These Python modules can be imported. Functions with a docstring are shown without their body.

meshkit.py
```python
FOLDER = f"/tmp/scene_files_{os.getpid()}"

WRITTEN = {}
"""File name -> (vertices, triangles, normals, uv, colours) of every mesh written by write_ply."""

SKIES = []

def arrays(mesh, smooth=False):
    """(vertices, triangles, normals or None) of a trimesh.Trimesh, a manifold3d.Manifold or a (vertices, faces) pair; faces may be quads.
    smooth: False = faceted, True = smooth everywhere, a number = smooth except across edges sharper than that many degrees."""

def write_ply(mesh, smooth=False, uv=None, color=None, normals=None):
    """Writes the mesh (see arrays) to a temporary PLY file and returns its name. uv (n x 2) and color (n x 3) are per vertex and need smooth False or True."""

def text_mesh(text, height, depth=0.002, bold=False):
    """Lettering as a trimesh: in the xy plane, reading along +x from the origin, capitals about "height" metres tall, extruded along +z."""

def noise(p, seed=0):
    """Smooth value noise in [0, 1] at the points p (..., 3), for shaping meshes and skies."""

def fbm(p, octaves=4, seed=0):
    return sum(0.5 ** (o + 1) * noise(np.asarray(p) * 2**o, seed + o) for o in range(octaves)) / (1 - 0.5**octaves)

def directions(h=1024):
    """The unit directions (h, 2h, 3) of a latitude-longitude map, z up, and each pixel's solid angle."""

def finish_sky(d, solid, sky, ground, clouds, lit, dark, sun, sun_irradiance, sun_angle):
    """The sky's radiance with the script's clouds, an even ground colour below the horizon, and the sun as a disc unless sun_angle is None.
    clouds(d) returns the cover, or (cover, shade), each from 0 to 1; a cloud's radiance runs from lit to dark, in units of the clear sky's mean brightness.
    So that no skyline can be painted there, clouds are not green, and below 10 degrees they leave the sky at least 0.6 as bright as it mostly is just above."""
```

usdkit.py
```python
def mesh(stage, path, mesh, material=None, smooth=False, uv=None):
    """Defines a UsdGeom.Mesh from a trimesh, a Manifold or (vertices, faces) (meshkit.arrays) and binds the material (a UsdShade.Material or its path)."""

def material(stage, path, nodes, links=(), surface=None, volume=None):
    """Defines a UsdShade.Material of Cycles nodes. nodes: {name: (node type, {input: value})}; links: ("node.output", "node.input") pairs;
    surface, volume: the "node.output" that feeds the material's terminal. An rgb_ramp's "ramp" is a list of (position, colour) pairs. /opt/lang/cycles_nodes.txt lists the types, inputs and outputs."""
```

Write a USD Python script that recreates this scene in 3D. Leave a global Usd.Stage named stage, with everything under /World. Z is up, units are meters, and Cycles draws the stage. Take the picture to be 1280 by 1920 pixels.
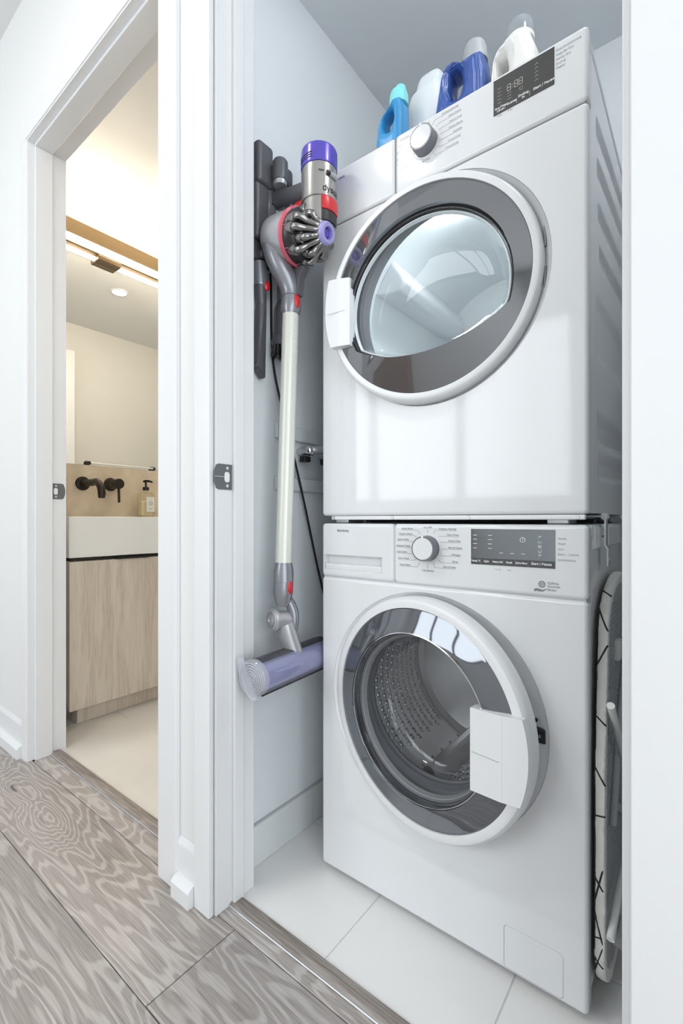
import math
import numpy as np
import trimesh
import manifold3d as m3
from shapely.geometry import Polygon, Point, box as sbox, LineString
from shapely import affinity
from pxr import Usd, UsdGeom, UsdLux, UsdShade, Gf, Sdf
import usdkit
import meshkit

PI = math.pi
rng = np.random.default_rng(7)
stage = Usd.Stage.CreateInMemory()
UsdGeom.Xform.Define(stage, '/World')
UsdGeom.Scope.Define(stage, '/World/Looks')

# ------------------------------------------------------------------ camera
CAM_H = 0.86
TH = math.radians(38.02)
R_ = (math.cos(TH), math.sin(TH), 0)
F_ = (-math.sin(TH), math.cos(TH), 0)
cam = UsdGeom.Camera.Define(stage, '/World/camera')
cam.AddTransformOp().Set(Gf.Matrix4d(R_[0], R_[1], 0, 0, 0, 0, 1, 0, -F_[0], -F_[1], 0, 0, 0, 0, CAM_H, 1))
cam.CreateHorizontalApertureAttr(36.0)
cam.CreateVerticalApertureAttr(54.0)
cam.CreateFocalLengthAttr(875.0 / 1280 * 36)
cam.CreateVerticalApertureOffsetAttr(15.0 / 1280 * 36)
cam.CreateClippingRangeAttr(Gf.Vec2f(0.02, 200))
cam.CreateExposureAttr(0.1)

# ------------------------------------------------------------------ lights
WIN = dict(x0=-3.7, x1=-0.8, z0=1.00, z1=2.55, y=-2.2)


def xf_op(prim, ex, ey, ez, o):
    prim.AddTransformOp().Set(Gf.Matrix4d(*ex, 0, *ey, 0, *ez, 0, *o, 1))


sky = UsdLux.DomeLight.Define(stage, '/World/sky')
sky.CreateIntensityAttr(0.15)
sky.CreateColorAttr(Gf.Vec3f(0.72, 0.86, 1.0))
day = UsdLux.RectLight.Define(stage, '/World/window_daylight')
day.CreateWidthAttr(WIN['x1'] - WIN['x0'])
day.CreateHeightAttr(WIN['z1'] - WIN['z0'])
day.CreateIntensityAttr(4.75)
day.CreateColorAttr(Gf.Vec3f(0.945, 0.975, 1.0))
xf_op(day, (-1, 0, 0), (0, 0, 1), (0, -1, 0), ((WIN['x0'] + WIN['x1']) / 2, WIN['y'] - 0.16, (WIN['z0'] + WIN['z1']) / 2))


WIN2 = dict(y0=-2.0, y1=0.35, z0=0.10, z1=2.55, x=1.6)
day2 = UsdLux.RectLight.Define(stage, '/World/side_window_daylight')
day2.CreateWidthAttr(WIN2['y1'] - WIN2['y0'])
day2.CreateHeightAttr(WIN2['z1'] - WIN2['z0'])
day2.CreateIntensityAttr(3.5)
day2.CreateColorAttr(Gf.Vec3f(0.945, 0.975, 1.0))
xf_op(day2, (0, 1, 0), (0, 0, 1), (1, 0, 0), (WIN2['x'] + 0.16, (WIN2['y0'] + WIN2['y1']) / 2, (WIN2['z0'] + WIN2['z1']) / 2))


def disk_light(path, pos, radius, intensity, color, normal_down=True):
    d = UsdLux.DiskLight.Define(stage, path)
    d.CreateRadiusAttr(radius)
    d.CreateIntensityAttr(intensity)
    d.CreateColorAttr(Gf.Vec3f(*color))
    d.AddTranslateOp().Set(Gf.Vec3d(*pos))
    return d


# ------------------------------------------------------------------ materials
L = '/World/Looks/'


def mat(name, color, rough=0.5, metal=0.0, spec=0.5, coat=0.0, emit=None, strength=0.0, bump=None, extra=None):
    """bump = (noise scale, strength, distance)"""
    p = {"base_color": color, "roughness": rough, "metallic": metal, "specular_ior_level": spec}
    if coat:
        p["coat_weight"] = coat
    if emit:
        p["emission_color"] = emit
        p["emission_strength"] = strength
    if extra:
        p.update(extra)
    nodes, links = {"p": ("principled_bsdf", p)}, []
    if bump:
        nodes["g"] = ("geometry", {})
        nodes["n"] = ("noise_texture", {"scale": bump[0], "detail": 3.0})
        nodes["b"] = ("bump", {"strength": bump[1], "distance": bump[2]})
        links += [("g.position", "n.vector"), ("n.fac", "b.height"), ("b.normal", "p.normal")]
    return usdkit.material(stage, L + name, nodes, links, surface="p.BSDF")


def pane(name, tint=(1, 1, 1), gloss=(1, 1, 1), ior=1.5, rough=0.0, add=0.0, body=None, body_fac=0.0):
    """thin clear sheet: transparency mixed with a reflection by fresnel; body = milky share"""
    nodes = {"t": ("transparent_bsdf", {"color": tint}), "g": ("glossy_bsdf", {"color": gloss, "roughness": rough}),
             "ge": ("geometry", {}), "io": ("math", {"math_type": "multiply_add", "value2": 1.0 / ior - ior, "value3": ior}),
             "f": ("fresnel", {}), "m": ("mix_closure", {})}
    links = [("ge.backfacing", "io.value1"), ("io.value", "f.IOR"), ("f.fac", "m.fac")]   # the same reflection from either side of the sheet
    links += [("t.BSDF", "m.closure1"), ("g.BSDF", "m.closure2")]
    out = "m.closure"
    if body:
        nodes["d"] = ("diffuse_bsdf", {"color": body})
        nodes["m2"] = ("mix_closure", {"fac": body_fac})
        links += [("m.closure", "m2.closure1"), ("d.BSDF", "m2.closure2")]
        out = "m2.closure"
    return usdkit.material(stage, L + name, nodes, links, surface=out)


def wood(name, dark, mid, light, axis='x', figure=0.75, rings=27.0, rough=0.45, bump=0.25, scale=1.0, ring_w=0.40, knots=1.0, pore=1.0):
    """long-grain oak with a cathedral figure and a few knots; each board shifts the pattern by its own random number"""
    def st(a, b):
        return {'x': (a, b, b), 'z': (b, b, a), 'y': (b, a, b)}[axis]
    nodes = {
        "g": ("geometry", {}), "oi": ("object_info", {}),
        "off": ("vector_math", {"math_type": "scale", "vector1": (13.0, 7.0, 5.0)}),
        "add": ("vector_math", {"math_type": "add"}),
        "m1": ("mapping", {"scale": st(1.1 * scale, 6.5 * scale)}),
        "n1": ("noise_texture", {"scale": figure, "detail": 4.0, "roughness": 0.50, "distortion": 0.25}),
        "mv": ("mapping", {"scale": st(1.7, 5.6)}),
        "vo": ("voronoi_texture", {"scale": 1.0, "randomness": 1.0}),
        "kn": ("map_range", {"from_min": 0.0, "from_max": 0.34, "to_min": 0.24 * knots, "to_max": 0.0, "clamp": True}),
        "sum": ("math", {"math_type": "add"}),
        "mul": ("math", {"math_type": "multiply", "value2": rings * 6.2832}),
        "sn": ("math", {"math_type": "sine"}),
        "mr": ("map_range", {"range_type": "smoothstep", "from_min": 0.0, "from_max": 1.0, "to_min": 0.0, "to_max": 1.0}),
        "m2": ("mapping", {"scale": st(9.0, 420.0 * pore)}),
        "n2": ("noise_texture", {"scale": 1.0, "detail": 3.0, "roughness": 0.65}),
        "p2": ("map_range", {"from_min": 0.25, "from_max": 0.75, "to_min": 0.0, "to_max": 1.0, "clamp": True}),
        "m3": ("mapping", {"scale": st(0.9, 5.0)}),
        "n3": ("noise_texture", {"scale": 1.6, "detail": 3.0}),
        "mixa": ("mix_float", {"fac": 1.0 - ring_w}),
        "mixb": ("mix_float", {"fac": 0.30}),
        "kd": ("map_range", {"from_min": 0.020, "from_max": 0.075, "to_min": 0.45 * knots, "to_max": 0.0, "clamp": True}),
        "sub": ("math", {"math_type": "subtract"}),
        "r": ("rgb_ramp", {"ramp": [(0.0, tuple(0.45 * q for q in dark)), (0.22, dark), (0.47, mid), (0.78, light)]}),
        "b": ("bump", {"strength": bump, "distance": 0.0012}),
        "p": ("principled_bsdf", {"roughness": rough, "specular_ior_level": 0.4}),
    }
    links = [("oi.random", "off.scale"), ("g.position", "add.vector1"), ("off.vector", "add.vector2"),
             ("add.vector", "m1.vector"), ("m1.vector", "n1.vector"), ("add.vector", "mv.vector"), ("mv.vector", "vo.vector"), ("vo.distance", "kn.value"),
             ("n1.fac", "sum.value1"), ("kn.result", "sum.value2"), ("sum.value", "mul.value1"), ("mul.value", "sn.value1"), ("sn.value", "mr.value"),
             ("add.vector", "m2.vector"), ("m2.vector", "n2.vector"), ("n2.fac", "p2.value"), ("add.vector", "m3.vector"), ("m3.vector", "n3.vector"),
             ("mr.result", "mixa.a"), ("p2.result", "mixa.b"), ("mixa.result", "mixb.a"), ("n3.fac", "mixb.b"),
             ("vo.distance", "kd.value"), ("mixb.result", "sub.value1"), ("kd.result", "sub.value2"),
             ("sub.value", "r.fac"), ("r.color", "p.base_color"), ("mixa.result", "b.height"), ("b.normal", "p.normal")]
    return usdkit.material(stage, L + name, nodes, links, surface="p.BSDF")


def mottled(name, a, b, scale=6.0, rough=0.4, detail=5.0, bump=0.0):
    nodes = {"g": ("geometry", {}), "n": ("noise_texture", {"scale": scale, "detail": detail, "roughness": 0.6}),
             "r": ("rgb_ramp", {"ramp": [(0.3, a), (0.7, b)]}), "p": ("principled_bsdf", {"roughness": rough})}
    links = [("g.position", "n.vector"), ("n.fac", "r.fac"), ("r.color", "p.base_color")]
    if bump:
        nodes["b"] = ("bump", {"strength": bump, "distance": 0.002})
        links += [("n.fac", "b.height"), ("b.normal", "p.normal")]
    return usdkit.material(stage, L + name, nodes, links, surface="p.BSDF")


M = {}
M['wall'] = mat('wall_paint', (0.765, 0.765, 0.76), 0.75, spec=0.3, bump=(260, 0.06, 0.002))
M['closet'] = mat('closet_paint', (0.765, 0.80, 0.825), 0.75, spec=0.3, bump=(260, 0.10, 0.002))
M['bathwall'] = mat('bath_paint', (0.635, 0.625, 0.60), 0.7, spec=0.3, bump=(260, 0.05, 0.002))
M['trim'] = mat('trim_paint', (0.78, 0.785, 0.795), 0.38)
M['caulk'] = mat('caulk', (0.55, 0.56, 0.58), 0.7)
M['grout'] = mat('grout', (0.62, 0.61, 0.59), 0.9)
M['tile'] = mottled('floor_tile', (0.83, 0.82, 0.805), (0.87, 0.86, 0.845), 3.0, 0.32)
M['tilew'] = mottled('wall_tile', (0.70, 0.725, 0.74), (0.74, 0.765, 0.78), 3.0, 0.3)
M['tileb'] = mottled('bath_tile', (0.70, 0.66, 0.60), (0.79, 0.755, 0.70), 2.5, 0.35)
M['oak1'] = wood('oak_plank_a', (0.285, 0.25, 0.23), (0.42, 0.378, 0.352), (0.56, 0.525, 0.5))
M['oak2'] = wood('oak_plank_b', (0.265, 0.24, 0.225), (0.385, 0.352, 0.332), (0.52, 0.49, 0.47))
M['oak3'] = wood('oak_plank_c', (0.3, 0.268, 0.248), (0.44, 0.4, 0.376), (0.58, 0.547, 0.525))
M['reducer'] = wood('oak_reducer', (0.15, 0.125, 0.11), (0.27, 0.235, 0.21), (0.42, 0.38, 0.35), ring_w=0.15, knots=0.0, pore=0.8)
M['van'] = wood('vanity_laminate', (0.53, 0.445, 0.355), (0.66, 0.58, 0.49), (0.72, 0.65, 0.57), axis='z', bump=0.05, rough=0.5, ring_w=0.25, figure=0.7, rings=6.0, knots=0.0, pore=0.7)
M['walnut'] = wood('walnut_board', (0.16, 0.085, 0.045), (0.27, 0.155, 0.085), (0.36, 0.22, 0.13), bump=0.03)
M['black'] = mat('black_metal', (0.018, 0.016, 0.015), 0.38, metal=0.3)
M['bronze'] = mat('dark_bronze', (0.035, 0.027, 0.020), 0.36, metal=0.6)
M['stone'] = mottled('stone', (0.60, 0.49, 0.35), (0.78, 0.67, 0.51), 9.0, 0.4, 8.0)
M['basin'] = mat('basin_white', (0.86, 0.85, 0.83), 0.3)
M['mirror'] = mat('mirror_silver', (0.93, 0.94, 0.93), 0.0, metal=1.0)
M['brass'] = mat('brushed_brass', (0.23, 0.160, 0.085), 0.36, metal=0.8)
M['lampwhite'] = mat('lamp_diffuser', (0.9, 0.88, 0.8), 0.5, emit=(1.0, 0.89, 0.71), strength=66.0)
M['downlight'] = mat('downlight_lens', (0.9, 0.9, 0.88), 0.5, emit=(1.0, 0.93, 0.82), strength=125.0)
M['hall_lens'] = mat('hall_lamp_lens', (0.95, 0.95, 0.95), 0.4, emit=(1.0, 0.97, 0.92), strength=45.0)
M['closet_lens'] = mat('closet_lamp_lens', (0.95, 0.95, 0.95), 0.4, emit=(1.0, 1.0, 1.0), strength=27.0)
M['drum_lamp'] = mat('drum_lamp_lens', (0.9, 0.95, 1.0), 0.4, emit=(0.90, 0.96, 1.0), strength=80.0)
M['strike'] = mat('strike_plate', (0.16, 0.17, 0.18), 0.40, metal=0.6)
M['steel'] = mat('zinc_steel', (0.62, 0.63, 0.65), 0.3, metal=0.9)
M['dark'] = mat('dark_recess', (0.02, 0.02, 0.022), 0.6)
M['white'] = mat('appliance_white', (0.785, 0.797, 0.812), 0.07, spec=0.5)
M['whites'] = mat('appliance_white_satin', (0.80, 0.81, 0.825), 0.34)
M['side'] = mat('appliance_side_enamel', (0.84, 0.85, 0.86), 0.14, spec=0.5)
M['bezel'] = mat('smoked_bezel', (0.27, 0.275, 0.29), 0.04, metal=0.75)
M['bezelw'] = mat('smoked_bezel_cool', (0.21, 0.22, 0.24), 0.05, metal=0.7)
M['rubber'] = mat('grey_rubber', (0.22, 0.225, 0.235), 0.5)
M['knobside'] = mat('knob_grey', (0.20, 0.205, 0.225), 0.35, metal=0.3)
M['chrome'] = mat('chrome', (0.72, 0.73, 0.75), 0.10, metal=1.0)
M['print'] = mat('grey_print', (0.23, 0.235, 0.25), 0.5)
M['printl'] = mat('light_grey_print', (0.42, 0.43, 0.45), 0.5)
M['printw'] = mat('white_print', (0.88, 0.88, 0.88), 0.5)
M['printd'] = mat('segment_print', (0.50, 0.47, 0.42), 0.5)
M['screen'] = mat('display_glass', (0.33, 0.365, 0.40), 0.05, metal=0.95)
M['screend'] = mat('display_glass_grey', (0.075, 0.075, 0.073), 0.25, spec=0.4)
M['button'] = mat('display_button', (0.085, 0.088, 0.093), 0.2)
M['glassw'] = pane('washer_glass', (0.80, 0.81, 0.83), ior=1.55)
M['glassd'] = pane('dryer_glass', (0.95, 0.97, 0.975), ior=1.5)
M['winglass'] = pane('window_glass', (0.97, 0.98, 0.98))
M['drumw'] = usdkit.material(stage, L + 'drum_steel', {
    "p": ("principled_bsdf", {"base_color": (0.80, 0.80, 0.80), "metallic": 0.9, "roughness": 0.30})}, [], surface="p.BSDF")
M['drumd'] = mat('dryer_drum', (0.89, 0.925, 0.935), 0.35)
M['lifter'] = mat('drum_lifter', (0.78, 0.80, 0.82), 0.3)
M['vslate'] = mat('vac_slate', (0.115, 0.115, 0.130), 0.38, metal=0.2)
M['vgrey'] = mat('vac_grey', (0.28, 0.285, 0.31), 0.26, metal=0.45)
M['vsilver'] = mat('vac_silver', (0.50, 0.50, 0.52), 0.30, metal=0.45)
M['vnickel'] = mat('vac_nickel', (0.40, 0.385, 0.37), 0.26, metal=0.75)
M['vcyc'] = mat('vac_cyclone', (0.30, 0.295, 0.285), 0.18, metal=0.9)
M['vpurple'] = mat('vac_purple', (0.115, 0.085, 0.50), 0.22, metal=0.3)
M['vlilac'] = mat('vac_lilac', (0.36, 0.34, 0.66), 0.3)
M['vred'] = mat('vac_red', (0.62, 0.020, 0.026), 0.25)
M['vrose'] = mat('vac_rose', (0.68, 0.12, 0.17), 0.25)
M['vwand'] = mat('vac_wand', (0.74, 0.745, 0.68), 0.30, metal=0.12)
M['vclear'] = pane('vac_clear', (0.80, 0.81, 0.94), ior=1.75, body=(0.62, 0.62, 0.76), body_fac=0.22)
M['vend'] = pane('vac_end_clear', (0.93, 0.94, 0.97), ior=1.45, body=(0.75, 0.76, 0.82), body_fac=0.30)
M['vsmoke'] = pane('vac_smoke', (0.35, 0.35, 0.40), ior=1.6, body=(0.12, 0.12, 0.14), body_fac=0.55)
M['vroller'] = mottled('vac_roller', (0.44, 0.43, 0.58), (0.68, 0.68, 0.78), 30, 0.8)
M['vblack'] = mat('vac_black', (0.02, 0.02, 0.022), 0.35)
M['cord'] = mat('black_cord', (0.012, 0.012, 0.014), 0.45)
M['blue'] = mat('bottle_blue', (0.050, 0.330, 0.66), 0.28)
M['aqua'] = mat('cap_aqua', (0.27, 0.80, 0.80), 0.35)
M['navy'] = mat('bottle_navy', (0.045, 0.105, 0.36), 0.25)
M['capgrey'] = mat('cap_grey', (0.40, 0.43, 0.44), 0.4)
M['jug'] = mat('jug_translucent', (0.80, 0.83, 0.86), 0.35, extra={"subsurface_weight": 0.3, "subsurface_scale": 0.02})
M['bwhite'] = mat('bottle_white', (0.85, 0.845, 0.82), 0.3)
M['capclear'] = pane('cap_clear', (0.93, 0.95, 0.96), ior=1.25, body=(0.85, 0.88, 0.9), body_fac=0.10)
M['labelprint'] = mat('label_paper', (0.85, 0.83, 0.78), 0.6)
M['amberliq'] = mat('soap_liquid', (0.80, 0.72, 0.50), 0.3)
M['soapglass'] = pane('soap_glass', (0.95, 0.93, 0.86), ior=1.45, body=(0.8, 0.72, 0.55), body_fac=0.12)
M['cloth'] = mottled('cover_cloth', (0.70, 0.69, 0.66), (0.76, 0.75, 0.72), 60, 0.85, bump=0.15)
M['clothink'] = mat('cover_ink', (0.03, 0.03, 0.032), 0.85)
M['meshgrey'] = mat('mesh_grey', (0.46, 0.48, 0.49), 0.5, metal=0.2)
M['tubewhite'] = mat('tube_white', (0.78, 0.78, 0.76), 0.3)
M['boxplastic'] = mat('outlet_plastic', (0.66, 0.70, 0.73), 0.4)
M['braid'] = mat('braided_hose', (0.55, 0.57, 0.60), 0.35, metal=0.7)
M['window_frame'] = mat('window_black', (0.03, 0.03, 0.033), 0.4)
M['towel'] = mat('towel_cloth', (0.82, 0.80, 0.76), 0.9)

# ------------------------------------------------------------------ mesh helpers


def TM(m):
    """Manifold -> trimesh"""
    q = m.to_mesh()
    return trimesh.Trimesh(np.array(q.vert_properties[:, :3]), np.array(q.tri_verts), process=False)


def MF(t):
    """trimesh -> Manifold"""
    t = trimesh.Trimesh(t.vertices, t.faces, process=True)
    return m3.Manifold(m3.Mesh(np.asarray(t.vertices, np.float32), np.asarray(t.faces, np.uint32)))


def cat(*ms):
    out = []
    for m in ms:
        if isinstance(m, (list, tuple)):
            out += list(m)
        else:
            out.append(m)
    out = [TM(m) if isinstance(m, m3.Manifold) else m for m in out]
    return trimesh.util.concatenate(out)


def bx(x0, x1, y0, y1, z0, z1):
    m = trimesh.creation.box([x1 - x0, y1 - y0, z1 - z0])
    m.apply_translation([(x0 + x1) / 2, (y0 + y1) / 2, (z0 + z1) / 2])
    return m


def mbx(x0, x1, y0, y1, z0, z1):
    return m3.Manifold.cube([x1 - x0, y1 - y0, z1 - z0]).translate([x0, y0, z0])


def rbx(x0, x1, y0, y1, z0, z1, r=0.006, seg=12):
    """box with rounded edges"""
    r = min(r, (x1 - x0) / 2.01, (y1 - y0) / 2.01, (z1 - z0) / 2.01)
    s = m3.Manifold.sphere(r, seg)
    k = 1 / math.cos(PI / seg) if False else 1
    return m3.Manifold.batch_hull([s.scale([k, k, k]).translate([x, y, z]) for x in (x0 + r, x1 - r) for y in (y0 + r, y1 - r) for z in (z0 + r, z1 - r)])


def chamfer_box(x0, x1, y0, y1, z0, z1, c=0.0015):
    """cheap bevelled board: 24 vertices hulled"""
    pts = []
    for x, sx in ((x0, 1), (x1, -1)):
        for y, sy in ((y0, 1), (y1, -1)):
            for z, sz in ((z0, 1), (z1, -1)):
                pts += [[x + sx * c, y + sy * c, z], [x + sx * c, y, z + sz * c], [x, y + sy * c, z + sz * c]]
    return TM(m3.Manifold.hull_points(np.array(pts, float)))


def frame(m, ex, ey, ez, o=(0, 0, 0)):
    """local x, y, z axes and origin -> world"""
    m = m.copy() if isinstance(m, trimesh.Trimesh) else TM(m)
    T = np.eye(4)
    T[:3, 0], T[:3, 1], T[:3, 2], T[:3, 3] = ex, ey, ez, o
    m.apply_transform(T)
    if np.linalg.det(T[:3, :3]) < 0:
        m.invert()
    return m


def norm(v):
    v = np.asarray(v, float)
    return v / np.linalg.norm(v)


def basis(d):
    """two axes across the direction d"""
    d = norm(d)
    a = norm(np.cross(d, [0, 0, 1] if abs(d[2]) < 0.9 else [1, 0, 0]))
    return a, np.cross(d, a), d


def lathe(profile, o=(0, 0, 0), d=(0, 0, 1), n=48, closed=False, arc=None):
    """profile: (radius, height along d); ends on the axis are fans; closed joins last to first"""
    p = np.array(profile, float)
    a, b, d = basis(d)
    full = arc is None
    t = np.linspace(0, 2 * PI, n, endpoint=False) if full else np.linspace(arc[0], arc[1], n)
    V = (np.outer(np.cos(t), a)[:, None] + np.outer(np.sin(t), b)[:, None]) * p[None, :, 0, None] + p[None, :, 1, None] * d + np.array(o, float)
    k = len(p)
    F = []
    kk = k if closed else k - 1
    nn = n if full else n - 1
    i = np.arange(nn)[:, None]
    j = np.arange(kk)[None]
    i2, j2 = (i + 1) % n, (j + 1) % k
    A, B, C, D = i * k + j, i2 * k + j, i2 * k + j2, i * k + j2
    A, B, C, D = (np.broadcast_to(q, (nn, kk)).ravel() for q in (A, B, C, D))
    F = np.vstack([np.stack([A, B, C], 1), np.stack([A, C, D], 1)])
    m = trimesh.Trimesh(V.reshape(-1, 3), F, process=False)
    m.merge_vertices(digits_vertex=7)
    m.update_faces(m.nondegenerate_faces())
    return m


def cyl(p0, p1, r0, r1=None, n=24, bev=0.0):
    """solid round bar with bevelled ends"""
    p0, p1 = np.array(p0, float), np.array(p1, float)
    r1 = r0 if r1 is None else r1
    h = np.linalg.norm(p1 - p0)
    b = min(bev, r0 * 0.5, r1 * 0.5, h / 3)
    prof = [(0, 0), (r0 - b, 0), (r0, b), (r1, h - b), (r1 - b, h), (0, h)] if b else [(0, 0), (r0, 0), (r1, h), (0, h)]
    return lathe(prof, p0, p1 - p0, n)


def smooth_path(pts, n=40):
    from scipy.interpolate import CubicSpline
    pts = np.array(pts, float)
    s = np.r_[0, np.cumsum(np.linalg.norm(np.diff(pts, axis=0), axis=1))]
    return CubicSpline(s, pts)(np.linspace(0, s[-1], n))


def tube(pts, r, n=12, caps=True):
    """sweep of a circle; r a number or one per point"""
    P = np.array(pts, float)
    r = np.broadcast_to(np.asarray(r, float), (len(P),))
    T = np.gradient(P, axis=0)
    T /= np.linalg.norm(T, axis=1, keepdims=True)
    a, _, _ = basis(T[0])
    V = []
    for i in range(len(P)):
        a = norm(a - T[i] * (a @ T[i]))
        b = np.cross(T[i], a)
        t = np.linspace(0, 2 * PI, n, endpoint=False)
        V.append(P[i] + r[i] * (np.outer(np.cos(t), a) + np.outer(np.sin(t), b)))
    V = np.vstack(V)
    F = []
    for i in range(len(P) - 1):
        for j in range(n):
            A, B = i * n + j, i * n + (j + 1) % n
            F += [[A, B, B + n], [A, B + n, A + n]]
    if caps:
        V = np.vstack([V, P[0], P[-1]])
        e = len(V) - 2
        for j in range(n):
            F += [[e, (j + 1) % n, j], [e + 1, (len(P) - 1) * n + j, (len(P) - 1) * n + (j + 1) % n]]
    return trimesh.Trimesh(V, F, process=False)


def prism(poly, h, engine=None):
    """shapely polygon extruded along z from 0 to h"""
    gs = getattr(poly, 'geoms', [poly])
    return trimesh.util.concatenate([trimesh.creation.extrude_polygon(g, h, engine="earcut") for g in gs])


def rrect(x0, x1, y0, y1, r):
    return sbox(x0 + r, y0 + r, x1 - r, y1 - r).buffer(r, 8)


def smoothed(man, edge=0.005, it=8, nu=0.53):
    m = TM(man.refine_to_length(edge))
    m.merge_vertices()
    trimesh.smoothing.filter_taubin(m, 0.5, nu, it)
    return m


# ------------------------------------------------------------------ scene tree helpers
COUNT = {}
LOC = {}


def free_path(base):
    n = COUNT.get(base, 0)
    COUNT[base] = n + 1
    return base if n == 0 else f'{base}_{n:03d}'


def tagp(prim, label=None, category=None, group=None, kind=None):
    for k, v in (('label', label), ('category', category), ('group', group), ('kind', kind)):
        if v:
            prim.SetCustomDataByKey(k, v)


def thing(name, label, category, loc=(0, 0, 0), group=None):
    path = free_path('/World/' + name)
    x = UsdGeom.Xform.Define(stage, path)
    x.AddTranslateOp().Set(Gf.Vec3d(*map(float, loc)))
    LOC[path] = np.array(loc, float)
    tagp(x.GetPrim(), label, category, group)
    return path


def structure(name, loc=(0, 0, 0)):
    path = free_path('/World/' + name)
    x = UsdGeom.Xform.Define(stage, path)
    x.AddTranslateOp().Set(Gf.Vec3d(*map(float, loc)))
    LOC[path] = np.array(loc, float)
    tagp(x.GetPrim(), kind='structure')
    return path


def put(parent, name, mesh, m, smooth=30, label=None, kind=None):
    """one mesh, given in world coordinates, as a part of parent"""
    path = free_path(f'{parent}/{name}')
    loc = LOC['/'.join(path.split('/')[:3])]
    mesh = mesh.copy() if isinstance(mesh, trimesh.Trimesh) else TM(mesh)
    mesh.apply_translation(-loc)
    p = usdkit.mesh(stage, path, mesh, M[m] if isinstance(m, str) else m, smooth)
    tagp(p.GetPrim(), label, kind=kind)
    return path


def solo(name, mesh, m, label=None, category=None, group=None, kind=None, smooth=30):
    path = free_path('/World/' + name)
    p = usdkit.mesh(stage, path, mesh if isinstance(mesh, trimesh.Trimesh) else TM(mesh), M[m] if isinstance(m, str) else m, smooth)
    tagp(p.GetPrim(), label, category, group, kind)
    return path


# lettering -----------------------------------------------------------
EXF, EYF, EZF = (1, 0, 0), (0, 0, 1), (0, -1, 0)        # text on a face that looks to -y


def text(s, h, bold=False, depth=0.0004, align='l'):
    m = meshkit.text_mesh(s, h, depth, bold)
    w = m.bounds[1][0]
    if align == 'c':
        m.apply_translation([-w / 2, 0, 0])
    if align == 'r':
        m.apply_translation([-w, 0, 0])
    return m


def front_text(s, x, z, y, h, bold=False, align='l', stretch=1.0):
    m = text(s, h, bold, align=align)
    m.vertices[:, 0] *= stretch
    return frame(m, EXF, EYF, EZF, (x, y, z))


def front_line(pts, y, w=0.0006):
    """thin printed line on the plane y"""
    g = LineString(pts).buffer(w / 2, cap_style=2)
    return frame(prism(g, 0.0004), EXF, EYF, EZF, (0, y, 0))


def wrap_text(s, h, c, r, phi, z, vertical=False, bold=False, depth=0.0005):
    """lettering on an upright cylinder: centre c (x, y), radius r, angle phi of its middle"""
    m = text(s, h, bold, depth, 'c')
    if not vertical:
        m = m.subdivide_to_size(h * 0.5)if False else m
    v = m.vertices.copy()
    if vertical:
        a = phi - (v[:, 1] - h / 2) / r * -1 * -1
        a = phi + (-(v[:, 1] - h / 2) / r) * -1 if False else phi - (v[:, 1] - h / 2) / r
        zz = z + v[:, 0]
    else:
        a = phi + v[:, 0] / r
        zz = z + v[:, 1] - h / 2
    rr = r + v[:, 2] + 0.0002
    m.vertices = np.stack([c[0] + rr * np.cos(a), c[1] + rr * np.sin(a), zz], 1)
    return m


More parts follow.
